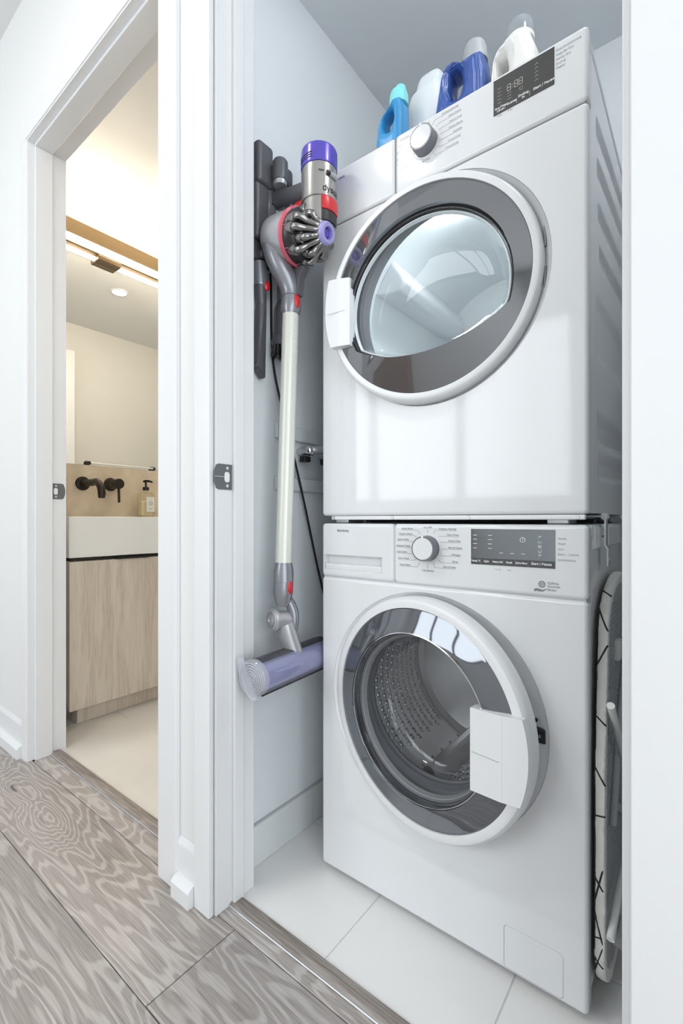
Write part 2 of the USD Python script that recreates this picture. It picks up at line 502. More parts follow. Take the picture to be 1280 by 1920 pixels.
# ================================================================== THE ROOM
H_CEIL, C_CEIL, B_CEIL = 2.764, 2.30, 2.43
WY0, WY1 = 0.626, 0.740               # hall wall, front and back face
BX0, BX1 = -1.903, -1.043             # bathroom doorway
CX0, CX1 = -0.842, -0.068             # closet doorway
HEAD = 2.214
HX0, HX1, HY0 = -4.2, 1.6, WIN['y']

# --- hall floor: planks along x, each a piece
fl = structure('floor')
put(fl, 'underlay', bx(HX0, HX1, HY0, 0.70, -0.030, -0.0125), 'dark')
row = 0
y1 = 0.635
oak = ['oak1', 'oak3', 'oak2']
joints = {0: -0.781, 1: -1.62, 2: -0.35}
while y1 > HY0:
    y0 = y1 - 0.198
    off = joints.get(row, float(rng.uniform(-1.2, 0)))
    xs = sorted({off + k * 1.219 for k in range(-4, 4)})
    xs = [HX0] + [x for x in xs if HX0 + 0.1 < x < HX1 - 0.1] + [HX1]
    for a, b in zip(xs[:-1], xs[1:]):
        mm = 'oak2' if (row == 0 and abs(a + 0.781) < 0.01) else oak[int(rng.integers(0, 3))]
        if row == 0 and abs(b + 0.781) < 0.01:
            mm = 'oak1'
        put(fl, 'plank', chamfer_box(a + 0.0008, b - 0.0008, max(y0, HY0) + 0.0008, y1 - 0.0008, -0.012, 0, 0.0012), mm, False)
    y1 = y0
    row += 1
# the cut strips of the next row that run into the two doorways
put(fl, 'plank', chamfer_box(CX0 - 0.008, CX1 + 0.008, 0.6358, 0.664, -0.012, 0, 0.0012), 'oak3', False)
put(fl, 'plank', chamfer_box(BX0 + 0.012, BX1, 0.6358, 0.690, -0.012, 0, 0.0012), 'oak1', False)


def reducer(name, x0, x1, y0, y1):
    prof = Polygon([(y0, 0), (y0, 0.003), (y0 + 0.004, 0.006), (y0 + 0.010, 0.0075), (y1 - 0.006, 0.0075), (y1 - 0.001, 0.005), (y1, 0)])
    m = frame(prism(prof, x1 - x0), (0, 1, 0), (0, 0, 1), (1, 0, 0), (x0, 0, 0))
    p = structure(name)
    put(p, 'strip', m, 'reducer')
    put(p, 'nosing', rbx(x0, x1, y0 - 0.0025, y0 + 0.003, 0.0, 0.0045, 0.002, 8), 'steel')


reducer('trim_1', CX0 - 0.006, CX1 + 0.006, 0.664, 0.697)
reducer('trim_2', BX0 + 0.008, BX1 - 0.008, 0.690, 0.727)

# --- closet floor tiles
cf = structure('floor_closet')
put(cf, 'grout_bed', bx(-0.889, 0.03, 0.697, 1.605, -0.02, -0.0012), 'grout')
xs = [-0.889, -0.589, -0.284, 0.021, 0.03]
ys = [0.697, 1.000, 1.605]
for a, b in zip(xs[:-1], xs[1:]):
    if b - a < 0.03:
        continue
    for c, d in zip(ys[:-1], ys[1:]):
        put(cf, 'tile', chamfer_box(a + 0.0012, b - 0.0012, c + 0.0012, d - 0.0012, -0.010, 0, 0.0008), 'tile', False)

# --- bathroom floor tiles
bf = structure('floor_bathroom')
put(bf, 'grout_bed', bx(-2.5, -0.98, 0.727, 2.9, -0.02, -0.0012), 'grout')
for a, b in ((-2.5, -2.092), (-2.092, -1.192), (-1.192, -0.98)):
    for c, d in ((0.727, 1.027), (1.027, 1.630), (1.630, 2.233), (2.233, 2.9)):
        put(bf, 'tile', chamfer_box(a + 0.0015, b - 0.0015, c + 0.0015, d - 0.0015, -0.010, 0, 0.0008), 'tileb', False)

# --- hall wall with its two doorways
w = mbx(HX0, HX1, WY0, WY1, 0, H_CEIL)
w -= mbx(BX0 - 0.014, BX1 + 0.014, WY0 - 1, WY1 + 1, -1, HEAD + 0.014)
w -= mbx(CX0 - 0.010, CX1 + 0.010, WY0 - 1, WY1 + 1, -1, HEAD + 0.014)
solo('wall_front', w, 'wall', kind='structure', smooth=False)
# partition between closet and bathroom, other walls
solo('wall_partition', bx(-0.98, -0.889, WY1, 2.99, 0, 2.45), 'closet', kind='structure', smooth=False)
solo('wall_closet_back', bx(-0.889, 0.12, 1.605, 1.70, 0, 2.45), 'closet', kind='structure', smooth=False)
solo('wall_closet_right', bx(0.03, 0.12, WY1, 1.605, 0, 2.45), 'closet', kind='structure', smooth=False)
solo('ceiling_closet', bx(-0.889, 0.03, WY1, 1.605, C_CEIL, C_CEIL + 0.1), 'closet', kind='structure', smooth=False)
solo('wall_bathroom_left', bx(-2.6, -2.5, WY1, 2.99, 0, 2.45), 'bathwall', kind='structure', smooth=False)
solo('wall_bathroom_right', bx(-0.992, -0.9805, WY1, 2.9, 0, B_CEIL), 'bathwall', kind='structure', smooth=False)
solo('wall_bathroom_back', bx(-2.5, -0.98, 2.9, 2.99, 0, 2.45), 'bathwall', kind='structure', smooth=False)
solo('ceiling_bathroom', bx(-2.5, -0.98, WY1, 2.9, B_CEIL, B_CEIL + 0.1), 'wall', kind='structure', smooth=False)
# hall behind the camera
solo('ceiling', bx(HX0, HX1, HY0, WY0, H_CEIL, H_CEIL + 0.1), 'wall', kind='structure', smooth=False)
solo('wall_left', bx(HX0 - 0.1, HX0, HY0, WY1, 0, H_CEIL), 'wall', kind='structure', smooth=False)
solo('wall_right', mbx(HX1, HX1 + 0.12, HY0, WY1, 0, H_CEIL) - mbx(HX1 - 1, HX1 + 1, WIN2['y0'], WIN2['y1'], WIN2['z0'], WIN2['z1']), 'wall', kind='structure', smooth=False)
wn2 = structure('window_2')
fr = mbx(HX1 + 0.03, HX1 + 0.09, WIN2['y0'], WIN2['y1'], WIN2['z0'], WIN2['z1'])
cell2 = (WIN2['y1'] - WIN2['y0']) / 2
for i in range(2):
    fr -= mbx(HX1 - 1, HX1 + 1, WIN2['y0'] + i * cell2 + 0.035, WIN2['y0'] + (i + 1) * cell2 - 0.035, WIN2['z0'] + 0.05, WIN2['z1'] - 0.05)
put(wn2, 'frame', fr, 'window_frame', False)
for i in range(2):
    put(wn2, 'pane', bx(HX1 + 0.057, HX1 + 0.063, WIN2['y0'] + i * cell2 + 0.035, WIN2['y0'] + (i + 1) * cell2 - 0.035, WIN2['z0'] + 0.05, WIN2['z1'] - 0.05), 'winglass', False)
bw = mbx(HX0, HX1, HY0 - 0.12, HY0, 0, H_CEIL) - mbx(WIN['x0'], WIN['x1'], HY0 - 1, HY0 + 1, WIN['z0'], WIN['z1'])
solo('wall_back', bw, 'wall', kind='structure', smooth=False)
wn = structure('window_1')
fr = mbx(WIN['x0'], WIN['x1'], HY0 - 0.09, HY0 - 0.03, WIN['z0'], WIN['z1'])
nx = 3
cell = (WIN['x1'] - WIN['x0']) / nx
for i in range(nx):
    for z0, z1 in ((WIN['z0'] + 0.05, WIN['z1'] - 0.05),):
        fr -= mbx(WIN['x0'] + i * cell + 0.035, WIN['x0'] + (i + 1) * cell - 0.035, HY0 - 1, HY0 + 1, z0, z1)
put(wn, 'frame', fr, 'window_frame', False)
for i in range(nx):
    for z0, z1 in ((WIN['z0'] + 0.05, WIN['z1'] - 0.05),):
        put(wn, 'pane', bx(WIN['x0'] + i * cell + 0.035, WIN['x0'] + (i + 1) * cell - 0.035, HY0 - 0.063, HY0 - 0.057, z0, z1), 'winglass', False)

# --- door linings, casings
CY = 0.614                            # front face of the casings


def casing_v(p, x0, x1, z1=HEAD, z0=0.0):
    put(p, 'casing', rbx(x0, x1, CY, WY0 + 0.001, z0, z1, 0.0025, 8), 'trim')


# bathroom doorway
d1 = structure('trim_3')
casing_v(d1, BX0 - 0.040, BX0)
casing_v(d1, BX1, BX1 + 0.076)
put(d1, 'head_casing', rbx(BX0 - 0.040, BX1 + 0.076, CY, WY0 + 0.001, HEAD, HEAD + 0.076, 0.0025, 8), 'trim')
put(d1, 'jamb', rbx(BX0 - 0.013, BX0 + 0.005, 0.618, 0.746, 0, HEAD - 0.005, 0.001, 8), 'trim')
put(d1, 'jamb', rbx(BX1 - 0.005, BX1 + 0.013, 0.618, 0.746, 0, HEAD - 0.005, 0.001, 8), 'trim')
put(d1, 'head_jamb', rbx(BX0 - 0.013, BX1 + 0.013, 0.618, 0.746, HEAD - 0.005, HEAD + 0.013, 0.001, 8), 'trim')
put(d1, 'stop', rbx(BX0 + 0.005, BX0 + 0.016, 0.640, 0.696, 0, HEAD - 0.016, 0.0015, 8), 'trim')
put(d1, 'stop', rbx(BX1 - 0.016, BX1 - 0.005, 0.640, 0.696, 0, HEAD - 0.016, 0.0015, 8), 'trim')
put(d1, 'head_stop', rbx(BX0 + 0.005, BX1 - 0.005, 0.640, 0.696, HEAD - 0.016, HEAD - 0.005, 0.0015, 8), 'trim')
# closet doorway
d2 = structure('trim_4')
casing_v(d2, CX0 - 0.054, CX0)
casing_v(d2, CX1, CX1 + 0.062)
put(d2, 'head_casing', rbx(CX0 - 0.054, CX1 + 0.062, CY, WY0 + 0.001, HEAD, HEAD + 0.06, 0.0025, 8), 'trim')
for s, x in ((1, CX0), (-1, CX1)):
    a, b = sorted((x - s * 0.009, x + s * 0.005))
    put(d2, 'jamb', rbx(a, b, 0.629, 0.737, 0, HEAD - 0.005, 0.001, 8), 'trim')
    a, b = sorted((x + s * 0.005, x + s * 0.015))
    put(d2, 'stop', rbx(a, b, 0.672, 0.700, 0, HEAD - 0.015, 0.002, 8), 'trim')
put(d2, 'head_jamb', rbx(CX0 - 0.009, CX1 + 0.009, 0.629, 0.737, HEAD - 0.005, HEAD + 0.012, 0.001, 8), 'trim')
# baseboards of the hall


def baseboard(name, x0, x1):
    p = structure(name)
    prof = Polygon([(WY0, 0), (0.6185, 0), (0.6185, 0.108), (0.6205, 0.114), (WY0 - 0.0002, 0.126), (WY0, 0.126)])
    put(p, 'board', frame(prism(prof, x1 - x0), (0, 1, 0), (0, 0, 1), (1, 0, 0), (x0, 0, 0)), 'trim')
    prof = Polygon([(0.6185, 0), (0.600, 0), (0.600, 0.034), (0.604, 0.040), (0.612, 0.045), (0.6185, 0.046)])
    put(p, 'shoe_moulding', frame(prism(prof, x1 - x0 - 0.004), (0, 1, 0), (0, 0, 1), (1, 0, 0), (x0 + 0.002, 0, 0)), 'trim')


baseboard('baseboard_middle', BX1 + 0.076, CX0 - 0.054)
baseboard('baseboard_left', HX0, BX0 - 0.040)
baseboard('baseboard_right', CX1 + 0.062, HX1)
# tiled skirting in the closet
sk = structure('baseboard_closet')
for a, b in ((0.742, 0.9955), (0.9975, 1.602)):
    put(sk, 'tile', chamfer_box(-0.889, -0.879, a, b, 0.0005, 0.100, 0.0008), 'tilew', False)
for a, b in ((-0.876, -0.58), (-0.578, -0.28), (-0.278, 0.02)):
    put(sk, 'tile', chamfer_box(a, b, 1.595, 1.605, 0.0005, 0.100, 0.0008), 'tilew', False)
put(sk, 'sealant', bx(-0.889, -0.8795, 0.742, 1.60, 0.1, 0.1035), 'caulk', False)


# --- strike plates
def strike(label, x, y0, y1, z0, z1, lip):
    """plate on a jamb face that looks to +x; lip = -1 curls towards the hall, +1 towards the room behind"""
    t = thing('strike_plate', label, 'strike plate', (x, (y0 + y1) / 2, (z0 + z1) / 2))
    zc, hh = (z0 + z1) / 2, (z1 - z0)
    ys = [y0, y1] if lip > 0 else [y1, y0]
    w = abs(y1 - y0)
    # local s from the square end (0) to the lip (w)
    out = Polygon([(0, -hh / 2), (w * 0.72, -hh / 2), (w * 0.86, -hh * 0.46), (w * 0.97, -hh * 0.22), (w, 0), (w * 0.97, hh * 0.22), (w * 0.86, hh * 0.46), (w * 0.72, hh / 2), (0, hh / 2)])
    hole = rrect(w * 0.10, w * 0.42, -hh * 0.21, hh * 0.21, w * 0.13)
    pl = prism(out.difference(hole), 0.002)
    sgn = 1 if lip > 0 else -1
    v = pl.vertices
    k = v[:, 0] > w * 0.80
    m = frame(pl, (0, sgn, 0), (0, 0, 1), (1, 0, 0), (x, ys[0], zc))
    put(t, 'plate', m, 'strike')
    put(t, 'latch_hole', frame(prism(hole, 0.0006), (0, sgn, 0), (0, 0, 1), (1, 0, 0), (x, ys[0], zc)), 'bwhite')
    for q in (-1, 1):
        c = np.array([x, ys[0] + sgn * w * 0.27, zc + q * hh * 0.35])
        sc = put(t, 'screw', lathe([(0, 0.0022), (0.0012, 0.0022), (0.0016, 0.0030), (0.0036, 0.0028), (0.0040, 0.0018)], c, (1, 0, 0), 16), 'chrome')
    if lip < 0:
        put(t, 'crease', frame(bx(w * 0.43, w * 0.98, -0.0005, 0.0005, 0, 0.0026), (0, sgn, 0), (0, 0, 1), (1, 0, 0), (x, ys[0], zc)), 'chrome')


strike('grey metal strike plate with curved lip on the closet door jamb', CX0 + 0.005, 0.6225, 0.6705, 0.927, 0.983, -1)
strike('small dark strike plate on the bathroom door jamb', BX0 + 0.005, 0.6985, 0.7420, 0.937, 0.995, 1)
# ================================================================== THE MACHINES
MX0, MX1 = -0.752, -0.158
FY = 0.8825                            # front face of both machines


def ycyl(xc, zc, y0, y1, r, n=96, r2=None):
    return m3.Manifold.cylinder(y1 - y0, r, r if r2 is None else r2, n).rotate([-90, 0, 0]).translate([xc, y0, zc])


def panel(x0, x1, y0, y1, z0, z1, r=0.008):
    """front panel: rounded at its front, square at its back"""
    a = rbx(x0, x1, y0, y1 + 0.03, z0, z1, r, 16)
    return a ^ mbx(x0 - 1, x1 + 1, y0 - 1, y1, z0 - 1, z1 + 1)


def side_panel(x, y0, y1, z0, z1, stamps, ny=110, nz=150, depth=0.006):
    """enamelled side sheet that looks to +x, with stamped recesses: (kind, y0, y1, z0, z1, slant, depth)"""
    Y, Z = np.meshgrid(np.linspace(y0, y1, ny), np.linspace(z0, z1, nz), indexing='ij')
    D = np.zeros_like(Y)
    for (a, b, c, d, slant, dep, soft) in stamps:
        zc = Z - slant * (Y - a)
        dd = np.minimum(np.minimum(Y - a, b - Y), np.minimum(zc - c, d - zc))
        D = np.maximum(D, dep * np.clip(dd / soft, 0, 1) ** 1.0) if dep > 0 else np.minimum(D, dep * np.clip(dd / soft, 0, 1))
    V = np.stack([x - D, Y, Z], -1).reshape(-1, 3)
    i, j = np.meshgrid(np.arange(ny - 1), np.arange(nz - 1), indexing='ij')
    a = (i * nz + j).ravel()
    F = np.vstack([np.stack([a, a + nz, a + nz + 1], 1), np.stack([a, a + nz + 1, a + 1], 1)])
    # a back sheet and rim, so that it is a plate
    n = len(V)
    V2 = V.copy()
    V2[:, 0] = x - 0.012
    rim = list(range(0, nz)) + [k * nz + nz - 1 for k in range(1, ny)] + [(ny - 1) * nz + k for k in range(nz - 2, -1, -1)] + [k * nz for k in range(ny - 2, 0, -1)]
    G = [[rim[k], rim[(k + 1) % len(rim)], rim[(k + 1) % len(rim)] + n] for k in range(len(rim))] + [[rim[k], rim[(k + 1) % len(rim)] + n, rim[k] + n] for k in range(len(rim))]
    m = trimesh.Trimesh(np.vstack([V, V2]), np.vstack([F, F[:, ::-1] + n, np.array(G)]), process=False)
    m.fix_normals()
    return m


class Door:
    """frame of a porthole door: u to the right, v up, w towards the room; turned by yaw about the upright hinge line"""

    def __init__(s, hx, z0, yaw, uc, vc):
        a = math.radians(yaw)
        s.eu, s.ev, s.ew = np.array([math.cos(a), math.sin(a), 0]), np.array([0, 0, 1.0]), np.array([math.sin(a), -math.cos(a), 0])
        s.c = np.array([hx, FY, z0]) + s.eu * uc + s.ev * vc

    def m(s, mesh):
        return frame(mesh, s.eu, s.ev, s.ew, s.c)

    def ring(s, prof, n=120, closed=True):
        return frame(lathe(prof, n=n, closed=closed), s.eu, s.ev, s.ew, s.c)


def polar_sheet(rin, rout, wfun, n=160, k=10, back=-0.012, slope=None):
    """closed ring plate between radius functions of the angle; wfun(t, theta): height for t 0 (inner) .. 1 (outer)"""
    th = np.linspace(0, 2 * PI, n, endpoint=False)
    t = np.linspace(0, 1, k)
    ri, ro = np.array([rin(a) for a in th]), np.array([rout(a) for a in th])
    rr = ri[:, None] + (ro - ri)[:, None] * t[None]
    W = wfun(t)[None] + 0 * rr
    if slope:
        W = -0.0025 + slope * (ro[:, None] - rr)
    rr = np.hstack([ri[:, None], rr, ro[:, None]])
    W = np.hstack([np.full((n, 1), back), W, np.full((n, 1), back)])
    kk = k + 2
    V = np.stack([rr * np.cos(th)[:, None], rr * np.sin(th)[:, None], W], -1).reshape(-1, 3)
    i, j = np.meshgrid(np.arange(n), np.arange(kk), indexing='ij')
    A = (i * kk + j).ravel()
    B = (((i + 1) % n) * kk + j).ravel()
    C = (((i + 1) % n) * kk + (j + 1) % kk).ravel()
    D = (i * kk + (j + 1) % kk).ravel()
    m = trimesh.Trimesh(V, np.vstack([np.stack([A, D, C], 1), np.stack([A, C, B], 1)]), process=False)
    m.fix_normals()
    return m


def dial(parent, x, z, y, r, h):
    """programme knob: a white cap in a dark ring over a grey skirt"""
    o = (x, y, z)
    put(parent, 'dial_collar', lathe([(r * 1.22, 0), (r * 1.20, 0.0012), (r * 1.02, 0.0012), (r * 1.02, 0)], o, (0, -1, 0), 64, closed=True), 'whites')
    k = put(parent, 'dial', lathe([(0, 0), (r * 1.0, 0), (r * 0.985, h * 0.9), (r * 0.95, h), (r * 0.88, h), (r * 0.87, h - 0.001), (0, h - 0.001)], o, (0, -1, 0), 64), 'knobside')
    put(k, 'cap', lathe([(0, h - 0.001), (r * 0.865, h - 0.001), (r * 0.86, h), (r * 0.83, h + 0.0006), (0, h + 0.0008)], o, (0, -1, 0), 64), 'white')
    put(k, 'pointer', bx(x - 0.0022, x + 0.0022, y - h - 0.0012, y - h * 0.6, z + r * 0.80, z + r * 1.0), 'printw')
    return k


# ------------------------------------------------------------------ WASHING MACHINE
wm = thing('washing_machine', 'white front-loading washing machine standing on the tiled floor, its round door ajar', 'washing machine', ((MX0 + MX1) / 2, 1.16, 0))
WCX, WCZ, WRR = -0.4672, 0.4597, 0.2472
cab = mbx(MX0 + 0.004, MX1 - 0.012, 0.905, 1.43, 0.035, 0.828) - ycyl(WCX, WCZ - 0.0, 0.80, 1.40, 0.222)
put(wm, 'cabinet', cab, 'whites')
put(wm, 'side_panel', side_panel(MX1 - 0.002, 0.9125, 1.43, 0.035, 0.826, [(1.00, 1.36, 0.56, 0.70, 0.02, 0.010, 0.02), (1.0, 1.36, 0.30, 0.50, 0.02, 0.007, 0.02), (0.985, 1.40, 0.10, 0.24, 0.02, 0.007, 0.02)]), 'side')
fp = panel(MX0, MX1, FY, 0.908, 0.012, 0.7205)
fp -= ycyl(WCX, WCZ, 0.80, 0.95, WRR)
flap = prism(rrect(-0.3015, -0.1975, 0.0185, 0.0985, 0.008), 0.02)
fp -= MF(frame(flap, EXF, EYF, EZF, (0, 0.8875, 0)))
put(wm, 'front_panel', fp, 'white', 25)
put(wm, 'filter_flap', frame(prism(rrect(-0.3009, -0.1981, 0.0191, 0.0979, 0.0075), 0.0044), EXF, EYF, EZF, (0, 0.8872, 0)), 'white')
put(wm, 'door_recess', lathe([(WRR - 0.0005, 0.0005), (WRR - 0.012, 0.012), (0.205, 0.022), (0.19, 0.024), (0.19, 0.030), (WRR + 0.004, 0.030), (WRR + 0.004, 0.0125), (WRR - 0.0005, 0.0125)], (WCX, FY, WCZ), (0, 1, 0), 120, closed=True), 'whites')
put(wm, 'door_gasket', lathe([(0.198, 0.020), (0.192, 0.012), (0.180, 0.010), (0.168, 0.016), (0.162, 0.030), (0.166, 0.055), (0.176, 0.056), (0.174, 0.034), (0.186, 0.030), (0.198, 0.030)], (WCX, FY, WCZ), (0, 1, 0), 96, closed=True), 'rubber')
put(wm, 'top_cover', rbx(MX0 + 0.001, MX1 + 0.001, 0.9085, 1.43, 0.829, 0.852, 0.006, 12), 'whites')
put(wm, 'top_skirt', rbx(MX1 - 0.012, MX1 + 0.004, 0.925, 0.990, 0.806, 0.850, 0.006, 12), 'side')
put(wm, 'top_skirt', rbx(MX1 - 0.012, MX1 + 0.004, 1.060, 1.245, 0.806, 0.850, 0.006, 12), 'side')
put(wm, 'seam_strip', bx(MX0 + 0.004, MX1 - 0.004, 0.8875, 0.908, 0.718, 0.725), 'caulk', False)
# control panel right of the drawer
cp = panel(-0.5437, MX1, FY, 0.908, 0.722, 0.852)
put(wm, 'control_panel', cp, 'white', 25)
dr = panel(MX0, -0.5447, FY, 0.908, 0.722, 0.852)
pocket = m3.Manifold.hull_points(np.array([[x, y, z] for x in (-0.743, -0.5745) for (y, z) in ((0.860, 0.738), (0.860, 0.776), (0.8826, 0.776), (0.8990, 0.7715), (0.8985, 0.748), (0.8826, 0.738))]))
dp = put(wm, 'detergent_drawer', dr - pocket, 'white', 25)
put(dp, 'grip', rbx(-0.742, -0.5755, 0.8840, 0.8985, 0.7385, 0.7540, 0.003, 8), 'white')
put(wm, 'drawer_gap', bx(-0.546, -0.5425, 0.886, 0.907, 0.724, 0.850), 'caulk', False)
for x in (-0.70, -0.21):
    for y in (0.945, 1.38):
        put(wm, 'foot', cyl((x, y, 0.0), (x, y, 0.036), 0.022, 0.016, 20, 0.002), 'rubber')
# drum seen through the door
drum = lathe([(0.160, 0.050), (0.212, 0.055), (0.212, 0.36), (0.200, 0.372), (0.10, 0.380), (0.07, 0.366), (0, 0.366), (0, 0.384), (0.1, 0.398), (0.216, 0.375), (0.216, 0.048), (0.16, 0.046)], (WCX, FY, WCZ), (0, 1, 0), 96)
dm = put(wm, 'drum', drum, 'drumw')
cells = []
base = trimesh.creation.icosphere(1, 0.0085)
for a in range(72):
    for k in range(11):
        t = 2 * PI * (a + 0.5 * (k % 2)) / 72
        if (a % 24) in (0, 1, 23):
            continue
        p = np.array([WCX + 0.2125 * math.cos(t), FY + 0.085 + k * 0.0255, WCZ + 0.2125 * math.sin(t)])
        b = base.copy()
        n_ = np.array([math.cos(t), 0, math.sin(t)])
        b.vertices = b.vertices - np.outer(b.vertices @ n_, n_) * 0.45 + p
        cells.append(b)
put(dm, 'embossing', cat(cells), 'drumw', True, kind='stuff')
for k in range(3):
    t = 2 * PI * k / 3 + 0.35
    er = np.array([math.cos(t), 0, math.sin(t)])
    et = np.array([-math.sin(t), 0, math.cos(t)])
    prof = Polygon([(-0.028, 0.001), (0.028, 0.001), (0.014, -0.040), (0.006, -0.050), (-0.006, -0.050), (-0.014, -0.040)])
    put(dm, 'paddle', frame(prism(prof, 0.27), et, er, (0, 1, 0), np.array([WCX, FY + 0.075, WCZ]) + er * 0.211), 'drumw', 50)
# door, hinged at the left and ajar
D = Door(-0.70, 0, -9.03, 0.2322, 0.4578)
put(wm, 'door', D.ring([(0.2195, -0.004), (0.2202, 0.0), (0.2310, 0.0004), (0.2365, -0.002), (0.2405, -0.008), (0.2425, -0.016), (0.2425, -0.032), (0.236, -0.036), (0.19, -0.036), (0.19, -0.010), (0.2195, -0.010)]), 'whites')
door_path = '/World/washing_machine/door'
put(door_path, 'bezel', D.ring([(0.2192, -0.003)] + [(0.2192 - 0.0472 * t, -0.0028 + 0.0155 * t - 0.001 * t ** 6) for t in np.linspace(0.03, 1, 9)] + [(0.1715, -0.010), (0.2192, -0.010)]), 'bezelw')
put(door_path, 'trim_ring', D.ring([(0.1713, 0.0102), (0.1690, 0.0108), (0.1672, 0.0070), (0.1665, -0.010), (0.1713, -0.010)]), 'chrome')
put(door_path, 'porthole', D.ring([(0.1664, 0.001), (0.163, -0.006), (0.157, -0.030), (0.150, -0.062), (0.142, -0.080), (0.128, -0.091), (0.09, -0.098), (0, -0.100)], closed=False), 'glassw', True)
put(door_path, 'rim', D.ring([(0.1655, -0.008), (0.160, -0.012), (0.157, -0.022), (0.1585, -0.0225), (0.1625, -0.012), (0.1655, -0.0095)]), 'rubber')
hp = Polygon([(0.139, -0.085), (0.139, 0.064)] + [(0.2435 * math.cos(t), 0.2435 * math.sin(t)) for t in np.linspace(math.asin(0.068 / 0.2435), -math.asin(0.080 / 0.2435), 24)])
hm = MF(prism(hp, 0.022)).translate([0, 0, -0.004])
hm -= m3.Manifold.cube([0.2, 0.3, 0.03]).translate([0.0, -0.15, 0]).rotate([0, 9, 0]).translate([0.20, 0, 0.0175])
hl = put(door_path, 'handle', D.m(TM(hm)), 'whites')
put(hl, 'crease', D.m(frame(bx(0.142, 0.195, -0.0150, -0.0138, 0.0179, 0.0184), (1, 0, 0), (0, 1, 0), (0, 0, 1))), 'printl')
put(door_path, 'vent_slot', D.ring([(0.2412, -0.010), (0.2419, -0.0101), (0.2431, -0.0165), (0.2424, -0.0165)], 120).slice_plane(D.c + 0.2 * D.ev, norm(D.ev)).slice_plane(D.c - 0.02 * D.eu, norm(D.eu)) if False else D.m(lathe([(0.2405, -0.0095), (0.2412, -0.0092), (0.2431, -0.0165), (0.2424, -0.0165)], n=24, closed=True, arc=(math.radians(66), math.radians(84)))), 'printl')
# door lock in the recess
lk = put(wm, 'door_lock', rbx(-0.2495, -0.2290, 0.888, 0.905, 0.4545, 0.4800, 0.002, 8), 'vblack')
put(lk, 'catch', rbx(-0.243, -0.236, 0.8868, 0.892, 0.4640, 0.4705, 0.0015, 8), 'rubber')
put(wm, 'sensor_hole', cyl((-0.247, 0.8935, 0.4925), (-0.247, 0.900, 0.4925), 0.0032, n=16), 'dark')
# display and buttons
put(wm, 'display', bx(-0.3655, -0.2105, FY - 0.0008, FY + 0.004, 0.7735, 0.8425), 'screen', False)
bxs = [-0.3655, -0.3450, -0.3235, -0.3015, -0.2800, -0.2570, -0.2105]
for a, b, s in zip(bxs[:-1], bxs[1:], ('Temp °C', 'Spin', 'Heavy Soil', 'Soak', 'Extra Rinse', 'Start / Pause')):
    bt = put(wm, 'button', rbx(a + 0.0006, b - 0.0006, FY - 0.0016, FY + 0.003, 0.7742, 0.7868, 0.0005, 6), 'button')
    h = 0.0043 if 'Start' in s else 0.0037
    tx = text(s, h, True, align='c')
    wd = tx.extents[0]
    if wd > (b - a) * 0.88:
        tx.vertices[:, 0] *= (b - a) * 0.88 / wd
    put(bt, 'lettering', frame(tx, EXF, EYF, EZF, ((a + b) / 2, FY - 0.0016, 0.7787)), 'printw', False)
dy = FY - 0.0008
marks = []
for x in (-0.357, -0.3275):
    for z in (0.8305, 0.8225, 0.8140, 0.8055):
        marks.append(front_line([(x - 0.004, z), (x + 0.004, z)], dy, 0.0009))
for x in (-0.306, -0.2855, -0.2655):
    marks.append(front_line([(x - 0.0035, 0.7975), (x + 0.0035, 0.7975)], dy, 0.0009))
# little symbols down the right of the display
for k, z in enumerate((0.8290, 0.8205, 0.8120, 0.8035, 0.7955)):
    x = -0.2365
    if k == 2:
        marks += [front_line([(x + 0.0026 * math.cos(t), z + 0.0026 * math.sin(t)) for t in np.linspace(0, 2 * PI, 17)], dy, 0.0006), front_line([(x - 0.0014, z), (x + 0.0014, z)], dy, 0.0012)]
    elif k in (1, 3):
        marks.append(front_line([(x - 0.0026, z + 0.002), (x - 0.002, z - 0.002), (x + 0.002, z - 0.002), (x + 0.0026, z + 0.002)], dy, 0.0006))
    else:
        marks.append(front_line([(x - 0.0026, z + 0.0018), (x + 0.0026, z + 0.0018), (x - 0.002, z - 0.0018)], dy, 0.0006))
cx, cz = -0.2665, 0.8235
marks += [front_line([(cx + 0.0044 * math.cos(t), cz + 0.0044 * math.sin(t)) for t in np.linspace(0, 2 * PI, 25)], dy, 0.0009),
          front_line([(cx, cz + 0.003), (cx, cz), (cx + 0.0022, cz)], dy, 0.0008)]
put(wm, 'display_symbols', cat(marks), 'printw', False)
# dial with its programme names
DXW, DZW = -0.4605, 0.8005
dial(wm, DXW, DZW, FY, 0.0265, 0.024)
wl = []
f0 = FY
for s, x0, x1, z, kx, kz in (('Quick Wash', -0.5235, -0.4845, 0.8385, -0.4775, 0.8310), ('Organic Wash', -0.5300, -0.4930, 0.8270, -0.4870, 0.8235), ('Sports Wear', -0.5345, -0.4990, 0.8150, -0.4920, 0.8130),
                             ('Delicates & Quick', -0.5370, -0.4990, 0.8010, -0.4935, 0.8000), ('Cold Clean', -0.5360, -0.4990, 0.7880, -0.4930, 0.7885), ('Drum Clean', -0.5320, -0.4930, 0.7740, -0.4870, 0.7785), ('Hand Wash', -0.5280, -0.4850, 0.7600, -0.4790, 0.7705)):
    tx = text(s, 0.0036)
    tx.vertices[:, 0] *= min(1.0, 0.034 / tx.extents[0])
    wl += [frame(tx, EXF, EYF, EZF, (x0, f0, z + 0.0014)), front_line([(x0, z), (x1, z), (kx, kz)], f0, 0.0005)]
